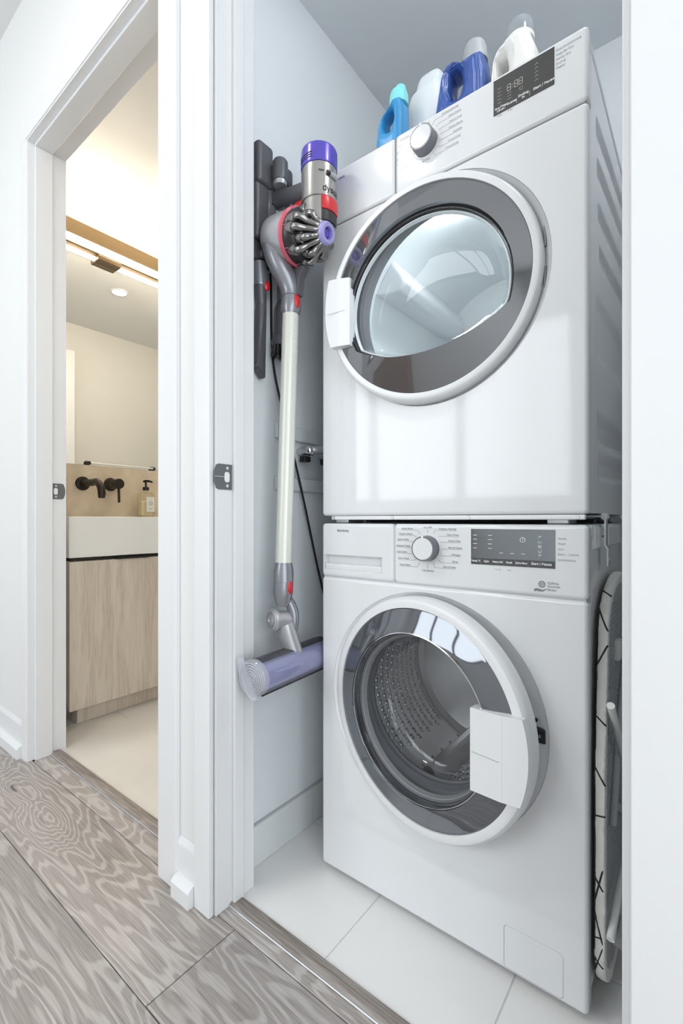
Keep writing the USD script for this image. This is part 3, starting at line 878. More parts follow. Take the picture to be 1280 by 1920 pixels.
for s, x0, x1, z, kx, kz in (('Cottons / Normal', -0.4440, -0.3965, 0.8385, -0.4470, 0.8310), ('Perm Press', -0.4340, -0.3910, 0.8265, -0.4370, 0.8245), ('Heavy Duty', -0.4270, -0.3875, 0.8145, -0.4310, 0.8140),
                             ('Mixed Fabric', -0.4260, -0.3840, 0.8005, -0.4290, 0.8005), ('Allergen', -0.4250, -0.3880, 0.7865, -0.4300, 0.7890), ('Rinse', -0.4290, -0.3930, 0.7725, -0.4360, 0.7775), ('Spin & Drain', -0.4440, -0.3975, 0.7610, -0.4470, 0.7705)):
    tx = text(s, 0.0036)
    tx.vertices[:, 0] *= min(1.0, 0.038 / tx.extents[0])
    wl += [frame(tx, EXF, EYF, EZF, (x1 - tx.bounds[1][0], f0, z + 0.0014)), front_line([(x1, z), (x0, z), (kx, kz)], f0, 0.0005)]
wl += [front_text('On / Off', DXW, 0.8425, f0, 0.0036, align='c'), front_line([(DXW, 0.8405), (DXW, 0.8325)], f0, 0.0005), front_text('Tub Sanitize', DXW, 0.7520, f0, 0.0036, align='c'), front_line([(DXW, 0.7580), (DXW, 0.7670)], f0, 0.0005)]
put(wm, 'programme_lettering', cat(wl), 'print', False)
wl = [front_text(s, -0.2065, z, f0, 0.0036, s == 'End /') for s, z in (('Ready', 0.8255), ('Wash', 0.8165), ('Spin', 0.8070), ('End /', 0.7978), ('AntiWrinkle+', 0.7878))]
wl += [front_text('- Cancel', -0.1935, 0.7978, f0, 0.0036)]
put(wm, 'key_lock_note', front_text('°C 3 sec', -0.3200, 0.7650, f0, 0.0024), 'printl', False)
put(wm, 'child_lock_note', front_text('3 sec', -0.2960, 0.7650, f0, 0.0024), 'printl', False)
put(wm, 'status_lettering', cat(wl), 'printl', False)
put(wm, 'brand_lettering', cat(front_text('Blomberg', -0.7035, 0.8320, f0, 0.0056, True, stretch=1.0)), 'print', False)
em = [front_text(s, -0.2240, z, f0, 0.0042) for s, z in (('Optima', 0.7455), ('Inverter', 0.7395), ('Motor', 0.7335))]
ex_, ez_ = -0.2330, 0.7445
ball = Polygon([(ex_ + (0.0066 if k % 2 else 0.0056) * math.cos(2 * PI * k / 32), ez_ + (0.0066 if k % 2 else 0.0056) * math.sin(2 * PI * k / 32)) for k in range(32)]).difference(Point(ex_, ez_).buffer(0.0046))
em.append(frame(prism(ball, 0.0004), EXF, EYF, EZF, (0, f0, 0)))
for q in (-0.002, 0, 0.002):
    em += [front_line([(ex_ + q, ez_ - 0.0045), (ex_ + q, ez_ + 0.0045)], f0, 0.0005), front_line([(ex_ - 0.0045, ez_ + q), (ex_ + 0.0045, ez_ + q)], f0, 0.0005)]
hand = Polygon([(-0.0125, 0.0015), (-0.008, 0.0030), (-0.003, 0.0022), (0.002, 0.0006), (0.006, 0.0020), (0.0095, 0.0040), (0.0080, 0.0010), (0.003, -0.0025), (-0.004, -0.0028), (-0.0085, -0.0020), (-0.0125, -0.0035)])
em.append(frame(prism(affinity.translate(hand, ex_ - 0.001, ez_ - 0.0105), 0.0004), EXF, EYF, EZF, (0, f0, 0)))
put(wm, 'motor_emblem', cat(em), 'print', False)

# ------------------------------------------------------------------ TUMBLE DRYER
DZ0, DZ1, DS = 0.870, 1.706, 1.5765
td = thing('tumble_dryer', 'white tumble dryer stacked on top of the washing machine, door handle on its left', 'tumble dryer', ((MX0 + MX1) / 2, 1.16, DZ0))
TCX, TCZ, TRR = -0.451, 1.335, 0.2350
cab = mbx(MX0 + 0.004, MX1 - 0.012, 0.905, 1.44, DZ0 + 0.004, DZ1 - 0.008) - ycyl(TCX, TCZ, 0.80, 1.41, 0.236)
put(td, 'cabinet', cab, 'whites')
st = [(0.965 + 0.01 * k, 1.37, z, z + 0.034, 0.10, 0.007, 0.010) for k, z in enumerate((1.570, 1.500, 1.420, 1.345))] + [(0.975, 1.42, 1.00, 1.062, 0.04, 0.0105, 0.016), (0.99, 1.40, 0.935, 0.985, 0.04, 0.009, 0.012), (0.97, 1.40, 1.16, 1.28, 0.05, 0.005, 0.02)]
put(td, 'side_panel', side_panel(MX1 - 0.002, 0.9125, 1.44, DZ0 + 0.002, DZ1 - 0.024, st), 'side')
put(td, 'top_cover', rbx(MX0 + 0.001, MX1 - 0.001, 0.9085, 1.45, DZ1 - 0.0225, DZ1 - 0.004, 0.005, 12), 'whites')
fp = panel(MX0, MX1, FY, 0.908, DZ0, DS - 0.0012) - ycyl(TCX, TCZ, 0.80, 0.95, TRR)
put(td, 'front_panel', fp, 'white', 25)
put(td, 'seam_strip', bx(MX0 + 0.004, MX1 - 0.004, 0.8875, 0.908, DS - 0.004, DS + 0.004), 'rubber', False)
put(td, 'control_panel', panel(-0.5405, MX1, FY, 0.908, DS + 0.0006, DZ1), 'white', 25)
put(td, 'water_tank_front', panel(MX0, -0.5415, FY, 0.908, DS + 0.0006, DZ1), 'white', 25)
put(td, 'tank_gap', bx(-0.543, -0.539, 0.886, 0.907, DS + 0.002, DZ1 - 0.003), 'rubber', False)
put(td, 'door_recess', lathe([(TRR - 0.0005, 0.0005), (TRR - 0.010, 0.012), (0.212, 0.022), (0.20, 0.024), (0.20, 0.030), (TRR + 0.004, 0.030), (TRR + 0.004, 0.0125), (TRR - 0.0005, 0.0125)], (TCX, FY, TCZ), (0, 1, 0), 120, closed=True), 'caulk')
put(td, 'door_gasket', lathe([(0.206, 0.022), (0.203, 0.014), (0.194, 0.012), (0.188, 0.018), (0.186, 0.040), (0.192, 0.042), (0.196, 0.028), (0.206, 0.028)], (TCX, FY, TCZ), (0, 1, 0), 96, closed=True), 'rubber')
dd = put(td, 'drum', lathe([(0.186, 0.042), (0.226, 0.052), (0.230, 0.060), (0.230, 0.49), (0.222, 0.500), (0.165, 0.503), (0.160, 0.494), (0.118, 0.494), (0.112, 0.503), (0, 0.503), (0, 0.515), (0.234, 0.515), (0.234, 0.046), (0.186, 0.038)], (TCX, FY, TCZ), (0, 1, 0), 96), 'drumd')
put(dd, 'drum_lamp', rbx(TCX - 0.022, TCX + 0.022, FY + 0.075, FY + 0.105, TCZ + 0.215, TCZ + 0.226, 0.003, 8), 'drum_lamp', label='small lit drum lamp')
holes = []
for r in np.arange(0.012, 0.108, 0.0115):
    k = max(6, int(2 * PI * r / 0.0125))
    for a in range(k):
        t = 2 * PI * a / k
        holes.append(cyl((TCX + r * math.cos(t), FY + 0.5023, TCZ + r * math.sin(t)), (TCX + r * math.cos(t), FY + 0.5032, TCZ + r * math.sin(t)), 0.0034, n=8))
put(dd, 'perforations', cat(holes), 'rubber', False, kind='stuff')
for k in range(2):
    t = 2 * PI * k / 2 - 0.62
    er, et = np.array([math.cos(t), 0, math.sin(t)]), np.array([-math.sin(t), 0, math.cos(t)])
    prof = Polygon([(-0.046, 0.004), (0.046, 0.004), (0.026, -0.050), (0.012, -0.066), (-0.012, -0.066), (-0.026, -0.050)])
    vm = smoothed(MF(frame(prism(prof, 0.36), et, er, (0, 1, 0), np.array([TCX, FY + 0.105, TCZ]) + er * 0.229)), 0.012, 6)
    put(dd, 'lifter', vm, 'lifter', True)
E2 = Door(-0.20, 1.30, 6.0, -0.260, 0.0345)
put(td, 'door', E2.ring([(0.2120, -0.004), (0.2126, 0.0), (0.2215, 0.0004), (0.2262, -0.002), (0.2295, -0.007), (0.2310, -0.015), (0.2310, -0.032), (0.225, -0.035), (0.200, -0.035), (0.200, -0.010), (0.2120, -0.010)]), 'whites')
dpth = '/World/tumble_dryer/door'
wnd = Point(0.004, -0.0195).buffer(0.1765, 64).intersection(Point(-0.012, 0.146).buffer(0.2845, 64))
cw = (0.0, 0.0)


def ray_r(poly):
    def f(a):
        g = LineString([(0, 0), (math.cos(a), math.sin(a))]).intersection(poly)
        c = np.array(g.coords if g.geom_type == 'LineString' else g.geoms[0].coords)
        return float(np.hypot(c[:, 0], c[:, 1]).max())
    return f


rin = ray_r(wnd)
put(dpth, 'bezel', E2.m(polar_sheet(lambda a: rin(a) + 0.0005, lambda a: 0.2116, lambda t: 0.0135 - 0.0160 * t - 0.001 * (1 - t) ** 6, slope=0.33)), 'bezel', 40)
rin2 = lambda a: rin(a) - 0.0035
put(dpth, 'trim_ring', E2.m(polar_sheet(lambda a: rin(a) - 0.003, lambda a: rin(a), lambda t: 0.0020 + 0.001 * np.sin(PI * t), k=5)), 'dark', 40)
# glass bowl
th = np.linspace(0, 2 * PI, 120, endpoint=False)
steps = [(1.0, 0.003), (0.975, 0.002), (0.955, -0.010), (0.930, -0.020), (0.900, -0.045), (0.86, -0.070), (0.80, -0.082), (0.6, -0.090), (0.3, -0.093), (0.02, -0.094)]
V = np.array([[rin2(a) * s * math.cos(a), rin2(a) * s * math.sin(a), w_] for a in th for s, w_ in steps])
k = len(steps)
i, j = np.meshgrid(np.arange(len(th)), np.arange(k - 1), indexing='ij')
A, B = (i * k + j).ravel(), (((i + 1) % len(th)) * k + j).ravel()
gl = trimesh.Trimesh(V, np.vstack([np.stack([A, B, B + 1], 1), np.stack([A, B + 1, A + 1], 1)]), process=False)
put(dpth, 'porthole', E2.m(gl), 'glassd', True)
put(dpth, 'rim', E2.m(polar_sheet(lambda a: rin(a) * 0.945, lambda a: rin(a) * 0.972, lambda t: -0.006 + 0.002 * np.sin(PI * t), k=5, back=-0.014)), 'drumd', 40)
hp = Polygon([(-0.163, -0.088), (-0.163, 0.060)] + [(-0.2318 * math.cos(t), 0.2318 * math.sin(t)) for t in np.linspace(math.asin(0.070 / 0.2318), -math.asin(0.084 / 0.2318), 24)])
hm = MF(prism(hp, 0.022)).translate([0, 0, -0.004])
hm -= m3.Manifold.cube([0.2, 0.3, 0.03]).translate([-0.2, -0.15, 0]).rotate([0, -9, 0]).translate([-0.192, 0, 0.0178])
hl = put(dpth, 'handle', E2.m(TM(hm)), 'whites')
put(hl, 'crease', E2.m(bx(-0.222, -0.175, -0.0100, -0.0090, 0.0179, 0.0183)), 'printl')
hg = [E2.m(rbx(0.2285, 0.2335, v0, v1, -0.031, -0.012, 0.0015, 6)) for v0, v1 in ((-0.052, -0.014), (0.022, 0.060))]
for h_ in hg:
    put(dpth, 'hinge_cover', h_, 'rubber')
put(td, 'display', bx(-0.3205, -0.2120, FY - 0.0008, FY + 0.004, 1.6310, 1.6975), 'screend', False)
seg = []


def digit(x, z, s, segs='abcdefg'):
    w_, h_ = 0.55 * s, s
    P = dict(a=((0, h_), (w_, h_)), b=((w_, h_), (w_, h_ / 2)), c=((w_, h_ / 2), (w_, 0)), d=((0, 0), (w_, 0)), e=((0, 0), (0, h_ / 2)), f=((0, h_ / 2), (0, h_)), g=((0, h_ / 2), (w_, h_ / 2)))
    out = []
    for q in segs:
        a, b = np.array(P[q][0]) + [x, z], np.array(P[q][1]) + [x, z]
        c = (a + b) / 2
        a, b = c + (a - c) * 0.84, c + (b - c) * 0.84
        out.append(front_line([tuple(a), tuple(b)], FY - 0.0008, 0.0011))
    return out


for x in (-0.2945, -0.2815, -0.2730):
    seg += digit(x, 1.6645, 0.0115)
for z in (1.6675, 1.6725):
    seg.append(front_line([(-0.2857, z), (-0.2845, z)], FY - 0.0008, 0.0012))
put(td, 'display_digits', cat(seg), 'printd', False)
sy = []
for k in range(5):
    z = 1.6780 - k * 0.0068
    sy.append(front_line([(-0.3130, z), (-0.3055, z)], FY - 0.0008, 0.0007))
for k in range(3):
    z = 1.6600 - k * 0.0055
    sy.append(front_line([(-0.2945, z), (-0.2870, z)], FY - 0.0008, 0.0007))
for k in range(5):
    x, z = -0.2420, 1.6845 - k * 0.0072
    sy.append(front_line([(x - 0.003, z - 0.001), (x, z + 0.0015), (x + 0.003, z - 0.0005)], FY - 0.0008, 0.0007))
sy.append(front_line([(-0.2690 + 0.0028 * math.cos(t), 1.6565 + 0.0028 * math.sin(t)) for t in np.linspace(0.9, 2 * PI + 0.6, 17)], FY - 0.0008, 0.0006))
put(td, 'display_symbols', cat(sy), 'printd', False)
tl = []
for s, x, z, h in (('Dry/Time', -0.3180, 1.6400, 0.0040), ('Level', -0.3140, 1.6350, 0.0038), ('Buzzer', -0.2955, 1.6385, 0.0042), ('Ending', -0.2745, 1.6415, 0.0042), ('In', -0.2680, 1.6360, 0.0038), ('Start / Pause', -0.2480, 1.6395, 0.0044)):
    tl.append(front_text(s, x, z, FY - 0.0008, h, True))
for x in (-0.2985, -0.2775, -0.2540):
    tl.append(front_line([(x, 1.634), (x, 1.642)], FY - 0.0008, 0.0006))
put(td, 'button_lettering', cat(tl), 'printw', False)
tl = [front_text(s, -0.2095, z, FY, 0.0038, s.startswith('End')) for s, z in (('End /', 1.6865), ('Regular Dry', 1.6785), ('Damp Dry', 1.6705), ('Drying', 1.6625), ('Ready', 1.6550))]
tl += [front_text('AntiWrinkle', -0.1970, 1.6865, FY, 0.0038)]
put(td, 'key_lock_note', front_text('3 sec', -0.3140, 1.6265, FY, 0.0026), 'printl', False)
put(td, 'child_lock_note', front_text('3 sec', -0.2940, 1.6265, FY, 0.0026), 'printl', False)
put(td, 'status_lettering', cat(tl), 'printl', False)
DXT, DZT = -0.4650, 1.6520
dial(td, DXT, DZT, FY, 0.0265, 0.024)
tl = []
for s, x0, x1, z, kx, kz in (('Quick Dry', -0.5280, -0.4950, 1.6865, -0.4870, 1.6800), ('Babycare', -0.5320, -0.4980, 1.6745, -0.4920, 1.6710), ('Sports', -0.5350, -0.5000, 1.6620, -0.4960, 1.6600), ('Jeans', -0.5350, -0.5000, 1.6490, -0.4960, 1.6500), ('Shirts', -0.5340, -0.4990, 1.6360, -0.4930, 1.6400), ('Delicates', -0.5300, -0.4920, 1.6230, -0.4860, 1.6300)):
    tx = text(s, 0.0036)
    tl += [frame(tx, EXF, EYF, EZF, (x0, FY, z + 0.0014)), front_line([(x0, z), (x1, z), (kx, kz)], FY, 0.0005)]
for s, x0, x1, z, kx, kz in (('Cottons/Normal', -0.4440, -0.3920, 1.6905, -0.4500, 1.6830), ('Perm Press', -0.4350, -0.3870, 1.6790, -0.4400, 1.6760), ('Heavy Duty', -0.4300, -0.3850, 1.6670, -0.4340, 1.6650), ('Mixed Fabric', -0.4290, -0.3830, 1.6545, -0.4330, 1.6545), ('Sanitize', -0.4300, -0.3850, 1.6420, -0.4340, 1.6440), ('Timed Dryer', -0.4330, -0.3870, 1.6290, -0.4390, 1.6340), ('Timed Dryer', -0.4430, -0.3920, 1.6170, -0.4480, 1.6250)):
    tx = text(s, 0.0036)
    tl += [frame(tx, EXF, EYF, EZF, (x1 - tx.bounds[1][0], FY, z + 0.0014)), front_line([(x1, z), (x0, z), (kx, kz)], FY, 0.0005)]
tl += [front_text('On / Off', DXT, 1.6905, FY, 0.0034, align='c'), front_text('Air Fluff', DXT, 1.6150, FY, 0.0036, align='c')]
put(td, 'programme_lettering', cat(tl), 'printl', False)
put(td, 'brand_lettering', front_text('Blomberg', -0.7160, 1.6800, FY, 0.0056, True), 'print', False)
for x in (-0.70, -0.21):
    for y in (0.945, 1.38):
        put(td, 'foot', rbx(x - 0.019, x + 0.019, y - 0.018 - (0.03 if y < 1 else 0), y + 0.018, 0.8525, DZ0 + 0.003, 0.003, 8), 'steel')

# ------------------------------------------------------------------ STACKING KIT
sk_ = thing('stacking_kit', 'grey metal stacking rail and brackets clamped between the two machines', 'bracket', ((MX0 + MX1) / 2, 0.90, 0.861))
put(sk_, 'rail', rbx(-0.722, -0.163, FY + 0.0005, FY + 0.012, 0.8605, 0.8695, 0.002, 8), 'whites')
for x in (-0.714, -0.548, -0.372, -0.176):
    put(sk_, 'screw', lathe([(0, 0.0006), (0.0012, 0.0006), (0.0018, 0.0016), (0.0036, 0.0016), (0.0042, 0.0)], (x, FY + 0.0006, 0.8650), (0, -1, 0), 16), 'steel')
put(sk_, 'cross_bar', bx(-0.70, -0.17, 1.0, 1.03, 0.8545, 0.862), 'dark', False)
for y, w_ in ((0.985, 0.020), (1.235, 0.020)):
    x = MX1 + 0.006
    prof = Polygon([(MX1 - 0.040, 0.8655), (x - 0.002, 0.8655), (x + 0.002, 0.862), (x + 0.002, 0.812), (x + 0.006, 0.806), (x + 0.006, 0.774), (x + 0.009, 0.774), (x + 0.009, 0.8075), (x + 0.005, 0.8135), (x + 0.005, 0.864), (x + 0.001, 0.8685), (MX1 - 0.040, 0.8685)])
    b = put(sk_, 'bracket', frame(prism(prof, w_), (1, 0, 0), (0, 0, 1), (0, -1, 0), (0, y + w_, 0)), 'steel')
    put(b, 'screw', cyl((x + 0.0088, y + w_ * 0.5, 0.786), (x + 0.0108, y + w_ * 0.5, 0.786), 0.0036, n=14, bev=0.0006), 'chrome')
    put(b, 'barrel', cyl((x + 0.002, y - 0.004, 0.8665), (x + 0.002, y + w_ + 0.003, 0.8665), 0.0062, n=18, bev=0.001), 'whites')
# ================================================================== LAMPS OF THE HALL AND CLOSET
hl_ = thing('hall_ceiling_lamp', 'round flush white ceiling lamp glowing in the hall outside the closet', 'ceiling lamp', (-1.22, -0.33, H_CEIL))
put(hl_, 'housing', lathe([(0.155, 0), (0.155, -0.045), (0.150, -0.05), (0.135, -0.05), (0.135, 0)], (-1.22, -0.33, H_CEIL), (0, 0, 1), 48, closed=True), 'trim')
put(hl_, 'lens', lathe([(0, -0.058), (0.08, -0.056), (0.134, -0.047), (0.134, -0.02), (0, -0.02)], (-1.22, -0.33, H_CEIL), (0, 0, 1), 48), 'hall_lens')
LPX, LPY, LPZ = -0.035, 0.84, 2.16
cl_ = thing('closet_ceiling_lamp', 'small round white globe lamp glowing under the laundry closet ceiling', 'ceiling lamp', (LPX, LPY, C_CEIL))
put(cl_, 'canopy', lathe([(0, 0), (0.045, 0), (0.045, -0.012), (0.020, -0.020), (0.018, -0.092), (0, -0.094)], (LPX, LPY, C_CEIL), (0, 0, 1), 32), 'trim')
put(cl_, 'globe', lathe([(0.052 * math.sin(t), -0.052 * math.cos(t)) for t in np.linspace(0.001, PI - 0.001, 20)], (LPX, LPY, LPZ), (0, 0, 1), 32), 'closet_lens', True)

# sideboard under the hall window: seen only as a reflection in the machines
sb = thing('sideboard', 'brown wooden sideboard under the hall window, mirrored in the dryer door', 'sideboard', (-2.275, -2.0, 0))
put(sb, 'carcass', bx(-2.9, -1.65, -2.19, -1.795, 0.08, 0.78), 'walnut', False)
put(sb, 'top', chamfer_box(-2.92, -1.63, -2.195, -1.77, 0.78, 0.81, 0.002), 'walnut', False)
for k in range(4):
    put(sb, 'drawer_front', chamfer_box(-2.895 + k * 0.312, -2.588 + k * 0.312, -1.796, -1.778, 0.09, 0.77, 0.002), 'walnut', False)
put(sb, 'plinth', bx(-2.85, -1.70, -2.17, -1.83, 0.0, 0.08), 'black', False)

# ================================================================== BATHROOM
VX = -2.04
vc = thing('vanity_cabinet', 'light oak-look bathroom vanity cabinet with one wide drawer under the white basin', 'vanity cabinet', (-2.27, 1.40, 0))
put(vc, 'carcass', bx(-2.498, VX - 0.021, 0.818, 2.05, 0.080, 0.690), 'van', False)
put(vc, 'drawer_front', chamfer_box(VX - 0.019, VX, 0.814, 2.054, 0.077, 0.688, 0.0008), 'van', False)
put(vc, 'plinth', chamfer_box(-2.45, -2.091, 0.865, 2.04, 0.0, 0.079, 0.0008), 'van', False)
put(vc, 'handle', rbx(VX - 0.014, VX + 0.010, 1.005, 1.157, 0.6885, 0.6945, 0.0015, 8), 'black', label='black edge pull')
put(vc, 'shadow_gap', bx(-2.48, VX - 0.012, 0.822, 2.045, 0.690, 0.7035), 'black', False)
bs = thing('basin', 'thick white rectangular basin slab on top of the bathroom vanity', 'sink', (-2.27, 1.40, 0.704))
slab = rbx(-2.489, VX, 0.812, 2.056, 0.704, 0.874, 0.003, 10) - rbx(-2.36, VX - 0.03, 0.95, 1.75, 0.76, 0.99, 0.02, 12)
put(bs, 'slab', slab, 'basin')
put(bs, 'drain', lathe([(0, 0.004), (0.02, 0.004), (0.026, 0.001), (0.026, 0)], (-2.2, 1.35, 0.760), (0, 0, 1), 32), 'bronze')
sp = structure('backsplash')
put(sp, 'stone_slab', bx(-2.5, -2.490, 0.746, 2.4, 0.872, 1.140), 'stone', False)
mr = thing('bathroom_mirror', 'wide frameless mirror on the bathroom wall above the stone backsplash', 'mirror', (-2.497, 1.45, 1.14))
put(mr, 'glass', bx(-2.4995, -2.492, 0.750, 2.4, 1.141, 2.192), 'mirror', False)
put(mr, 'edge', cat(bx(-2.4995, -2.4915, 0.750, 2.4, 2.192, 2.195), bx(-2.4995, -2.4915, 0.748, 0.750, 1.141, 2.195)), 'steel', False)
# light bar
lb = thing('vanity_light', 'long brushed brass light bar with a glowing strip above the bathroom mirror', 'wall lamp', (-2.46, 1.45, 2.25))
prof = Polygon([(-2.497, 2.342), (-2.450, 2.342), (-2.450, 2.267), (-2.454, 2.267), (-2.454, 2.332), (-2.497, 2.332)])
put(lb, 'housing', frame(prism(prof, 1.55), (1, 0, 0), (0, 0, 1), (0, 1, 0), (0, 0.78, 0)), 'brass')
put(lb, 'diffuser', rbx(-2.484, -2.451, 0.79, 2.32, 2.228, 2.267, 0.006, 8), 'lampwhite')
put(lb, 'lower_rail', rbx(-2.486, -2.449, 0.785, 2.325, 2.219, 2.227, 0.002, 8), 'brass')
put(lb, 'bracket', rbx(-2.496, -2.446, 1.115, 1.232, 2.196, 2.219, 0.003, 8), 'brass')
up = UsdLux.RectLight.Define(stage, lb + '/uplight')
up.CreateWidthAttr(1.5)
up.CreateHeightAttr(0.03)
up.CreateIntensityAttr(40.0)
up.CreateColorAttr(Gf.Vec3f(1.0, 0.84, 0.60))
xf_op(up, (0, 1, 0), (1, 0, 0), (0, 0, -1), (-2.472 + 2.46, 1.55 - 1.45, 2.3445 - 2.25))
# down light in the bathroom ceiling
dl = thing('recessed_downlight', 'small round glowing downlight in the bathroom ceiling seen in the mirror', 'ceiling light', (-1.80, 1.59, B_CEIL))
put(dl, 'trim_ring', lathe([(0.058, 0), (0.058, -0.004), (0.046, -0.006), (0.044, 0)], (-1.80, 1.59, B_CEIL), (0, 0, 1), 40, closed=True), 'trim')
put(dl, 'lens', lathe([(0, -0.004), (0.045, -0.003), (0.045, 0.0)], (-1.80, 1.59, B_CEIL - 0.0005), (0, 0, 1), 40), 'downlight')
# open door against the wall, towel bar: both seen in the mirror
bd = structure('door_1')
put(bd, 'leaf', rbx(-1.036, -1.000, 0.760, 1.615, 0.012, 2.20, 0.002, 8), 'trim')
put(bd, 'handle', tube(smooth_path([(-1.036, 1.545, 0.96), (-1.075, 1.545, 0.96), (-1.082, 1.535, 0.96), (-1.082, 1.43, 0.96)], 24), 0.009, 12), 'bronze')
tb = thing('towel_bar', 'pale towel bar with two black posts on the bathroom wall facing the mirror', 'towel bar', (-0.995, 2.0, 1.325))
for y in (1.72, 2.28):
    put(tb, 'post', cyl((-0.993, y, 1.322), (-1.055, y, 1.322), 0.022, 0.014, 24, 0.003), 'bronze')
put(tb, 'bar', rbx(-1.062, -1.040, 1.73, 2.27, 1.316, 1.330, 0.004, 8), 'towel')


# wall taps
def flange(parent, y, z, r=0.035):
    put(parent, 'flange', lathe([(0, 0), (r, 0), (r, 0.006), (r * 0.92, 0.010), (r * 0.6, 0.014), (0, 0.014)], (-2.490, y, z), (1, 0, 0), 40), 'bronze')


fa = thing('wall_spout', 'dark bronze wall-mounted spout curving down over the basin', 'faucet', (-2.49, 1.055, 1.045))
flange(fa, 1.055, 1.045)
pth = np.vstack([[(-2.485, 1.055, 1.045)], [(-2.40, 1.055, 1.045)], smooth_path([(-2.36, 1.055, 1.045), (-2.315, 1.055, 1.038), (-2.290, 1.055, 1.012), (-2.284, 1.055, 0.978)], 16)])
put(fa, 'spout', tube(pth, 0.0175, 20), 'bronze')
put(fa, 'aerator', cyl((-2.284, 1.055, 0.978), (-2.284, 1.055, 0.965), 0.0155, n=24, bev=0.002), 'black')
le = thing('mixer_lever', 'dark bronze round mixer tap with a short lever hanging down on the stone backsplash', 'faucet', (-2.49, 1.195, 1.048))
flange(le, 1.195, 1.048)
put(le, 'body', cyl((-2.478, 1.195, 1.048), (-2.415, 1.195, 1.048), 0.026, n=32, bev=0.003), 'bronze')
put(le, 'cap', cyl((-2.415, 1.195, 1.048), (-2.390, 1.195, 1.048), 0.0265, n=32, bev=0.003), 'bronze')
put(le, 'lever', cyl((-2.400, 1.195, 1.030), (-2.396, 1.195, 0.950), 0.0062, n=16, bev=0.002), 'bronze')
# soap
SXY = (-2.415, 1.352)
so = thing('soap_dispenser', 'clear soap bottle with a black pump and white label on the basin ledge', 'soap dispenser', (*SXY, 0.874))
bot = m3.Manifold.batch_hull([m3.Manifold.sphere(0.010, 12).translate([SXY[0] + a, SXY[1] + b, z]) for a in (-0.018, 0.018) for b in (-0.030, 0.030) for z in (0.885, 0.998)])
put(so, 'bottle', bot, 'soapglass')
put(so, 'liquid', rbx(SXY[0] - 0.020, SXY[0] + 0.020, SXY[1] - 0.034, SXY[1] + 0.034, 0.882, 0.965, 0.008, 10), 'amberliq')
put(so, 'neck', cyl((*SXY, 1.005), (*SXY, 1.024), 0.012, n=24), 'soapglass')
pm = put(so, 'pump', cat(cyl((*SXY, 1.022), (*SXY, 1.040), 0.0165, n=24, bev=0.002), cyl((*SXY, 1.040), (*SXY, 1.068), 0.0055, 0.0055, 16)), 'black')
put(pm, 'nozzle', tube([(SXY[0] - 0.012, SXY[1] - 0.006, 1.070), (SXY[0], SXY[1], 1.073), (SXY[0] + 0.018, SXY[1] + 0.010, 1.072), (SXY[0] + 0.034, SXY[1] + 0.018, 1.066)], [0.006, 0.0075, 0.006, 0.0045], 12), 'black')
lbp = put(so, 'label', bx(SXY[0] + 0.0283, SXY[0] + 0.0289, SXY[1] - 0.012, SXY[1] + 0.034, 0.905, 0.985), 'labelprint', False)
dots = []
for k in range(26):
    a, r = float(rng.uniform(0, 2 * PI)), 0.012 * math.sqrt(float(rng.uniform(0.1, 1)))
    y, z = SXY[1] + 0.011 + r * math.cos(a), 0.951 + 1.3 * r * math.sin(a)
    dots.append(bx(SXY[0] + 0.0289, SXY[0] + 0.0292, y - 0.0012, y + 0.0012, z - 0.0016, z + 0.0016))
for z in (0.976, 0.922, 0.918):
    dots.append(bx(SXY[0] + 0.0289, SXY[0] + 0.0292, SXY[1] + 0.000, SXY[1] + 0.022, z - 0.0006, z + 0.0006))
put(so, 'label_print', cat(dots), 'print', False, kind='stuff')

# ================================================================== WATER OUTLET BOX IN THE CLOSET WALL
ob = thing('outlet_box', 'pale plastic laundry water outlet box set in the closet wall left of the machines', 'outlet box', (-0.884, 1.05, 0.94))
XW = -0.889
put(ob, 'back', bx(XW - 0.0005, XW + 0.0008, 0.87, 1.23, 0.970, 1.075), 'boxplastic', False)
put(ob, 'top_flange', rbx(XW, XW + 0.014, 0.85, 1.25, 1.074, 1.112, 0.004, 8), 'boxplastic')
put(ob, 'bottom_flange', rbx(XW, XW + 0.014, 0.85, 1.25, 0.938, 0.974, 0.004, 8), 'boxplastic')
for k, y in enumerate((0.944, 1.030)):
    v = put(ob, 'valve', cyl((XW, y, 1.048), (XW + 0.040, y, 1.048), 0.011, n=20, bev=0.002), 'steel')
    put(v, 'tap_handle', rbx(XW + 0.014, XW + 0.036, y - 0.012, y + 0.012, 1.018, 1.034, 0.003, 8), 'black')
    put(v, 'collar', cyl((XW + 0.036, y, 1.048), (XW + 0.054, y, 1.047), 0.0135, n=20, bev=0.003), 'chrome')
ho = thing('supply_hose', 'grey braided water hose arching from the outlet box to behind the machines', 'hose', (XW + 0.05, 1.0, 1.05))
hp_ = smooth_path([(XW + 0.052, 0.944, 1.047), (XW + 0.066, 0.965, 1.050), (XW + 0.070, 1.000, 1.046), (XW + 0.070, 1.045, 1.022), (XW + 0.070, 1.11, 0.96), (XW + 0.070, 1.20, 0.84), (XW + 0.072, 1.40, 0.50)], 60)
put(ho, 'hose', tube(hp_, 0.0095 + 0.0006 * np.sin(np.arange(60) * 2.4), 14), 'braid')
put(ho, 'ferrule', tube(hp_[:6], 0.0118, 16), 'steel')

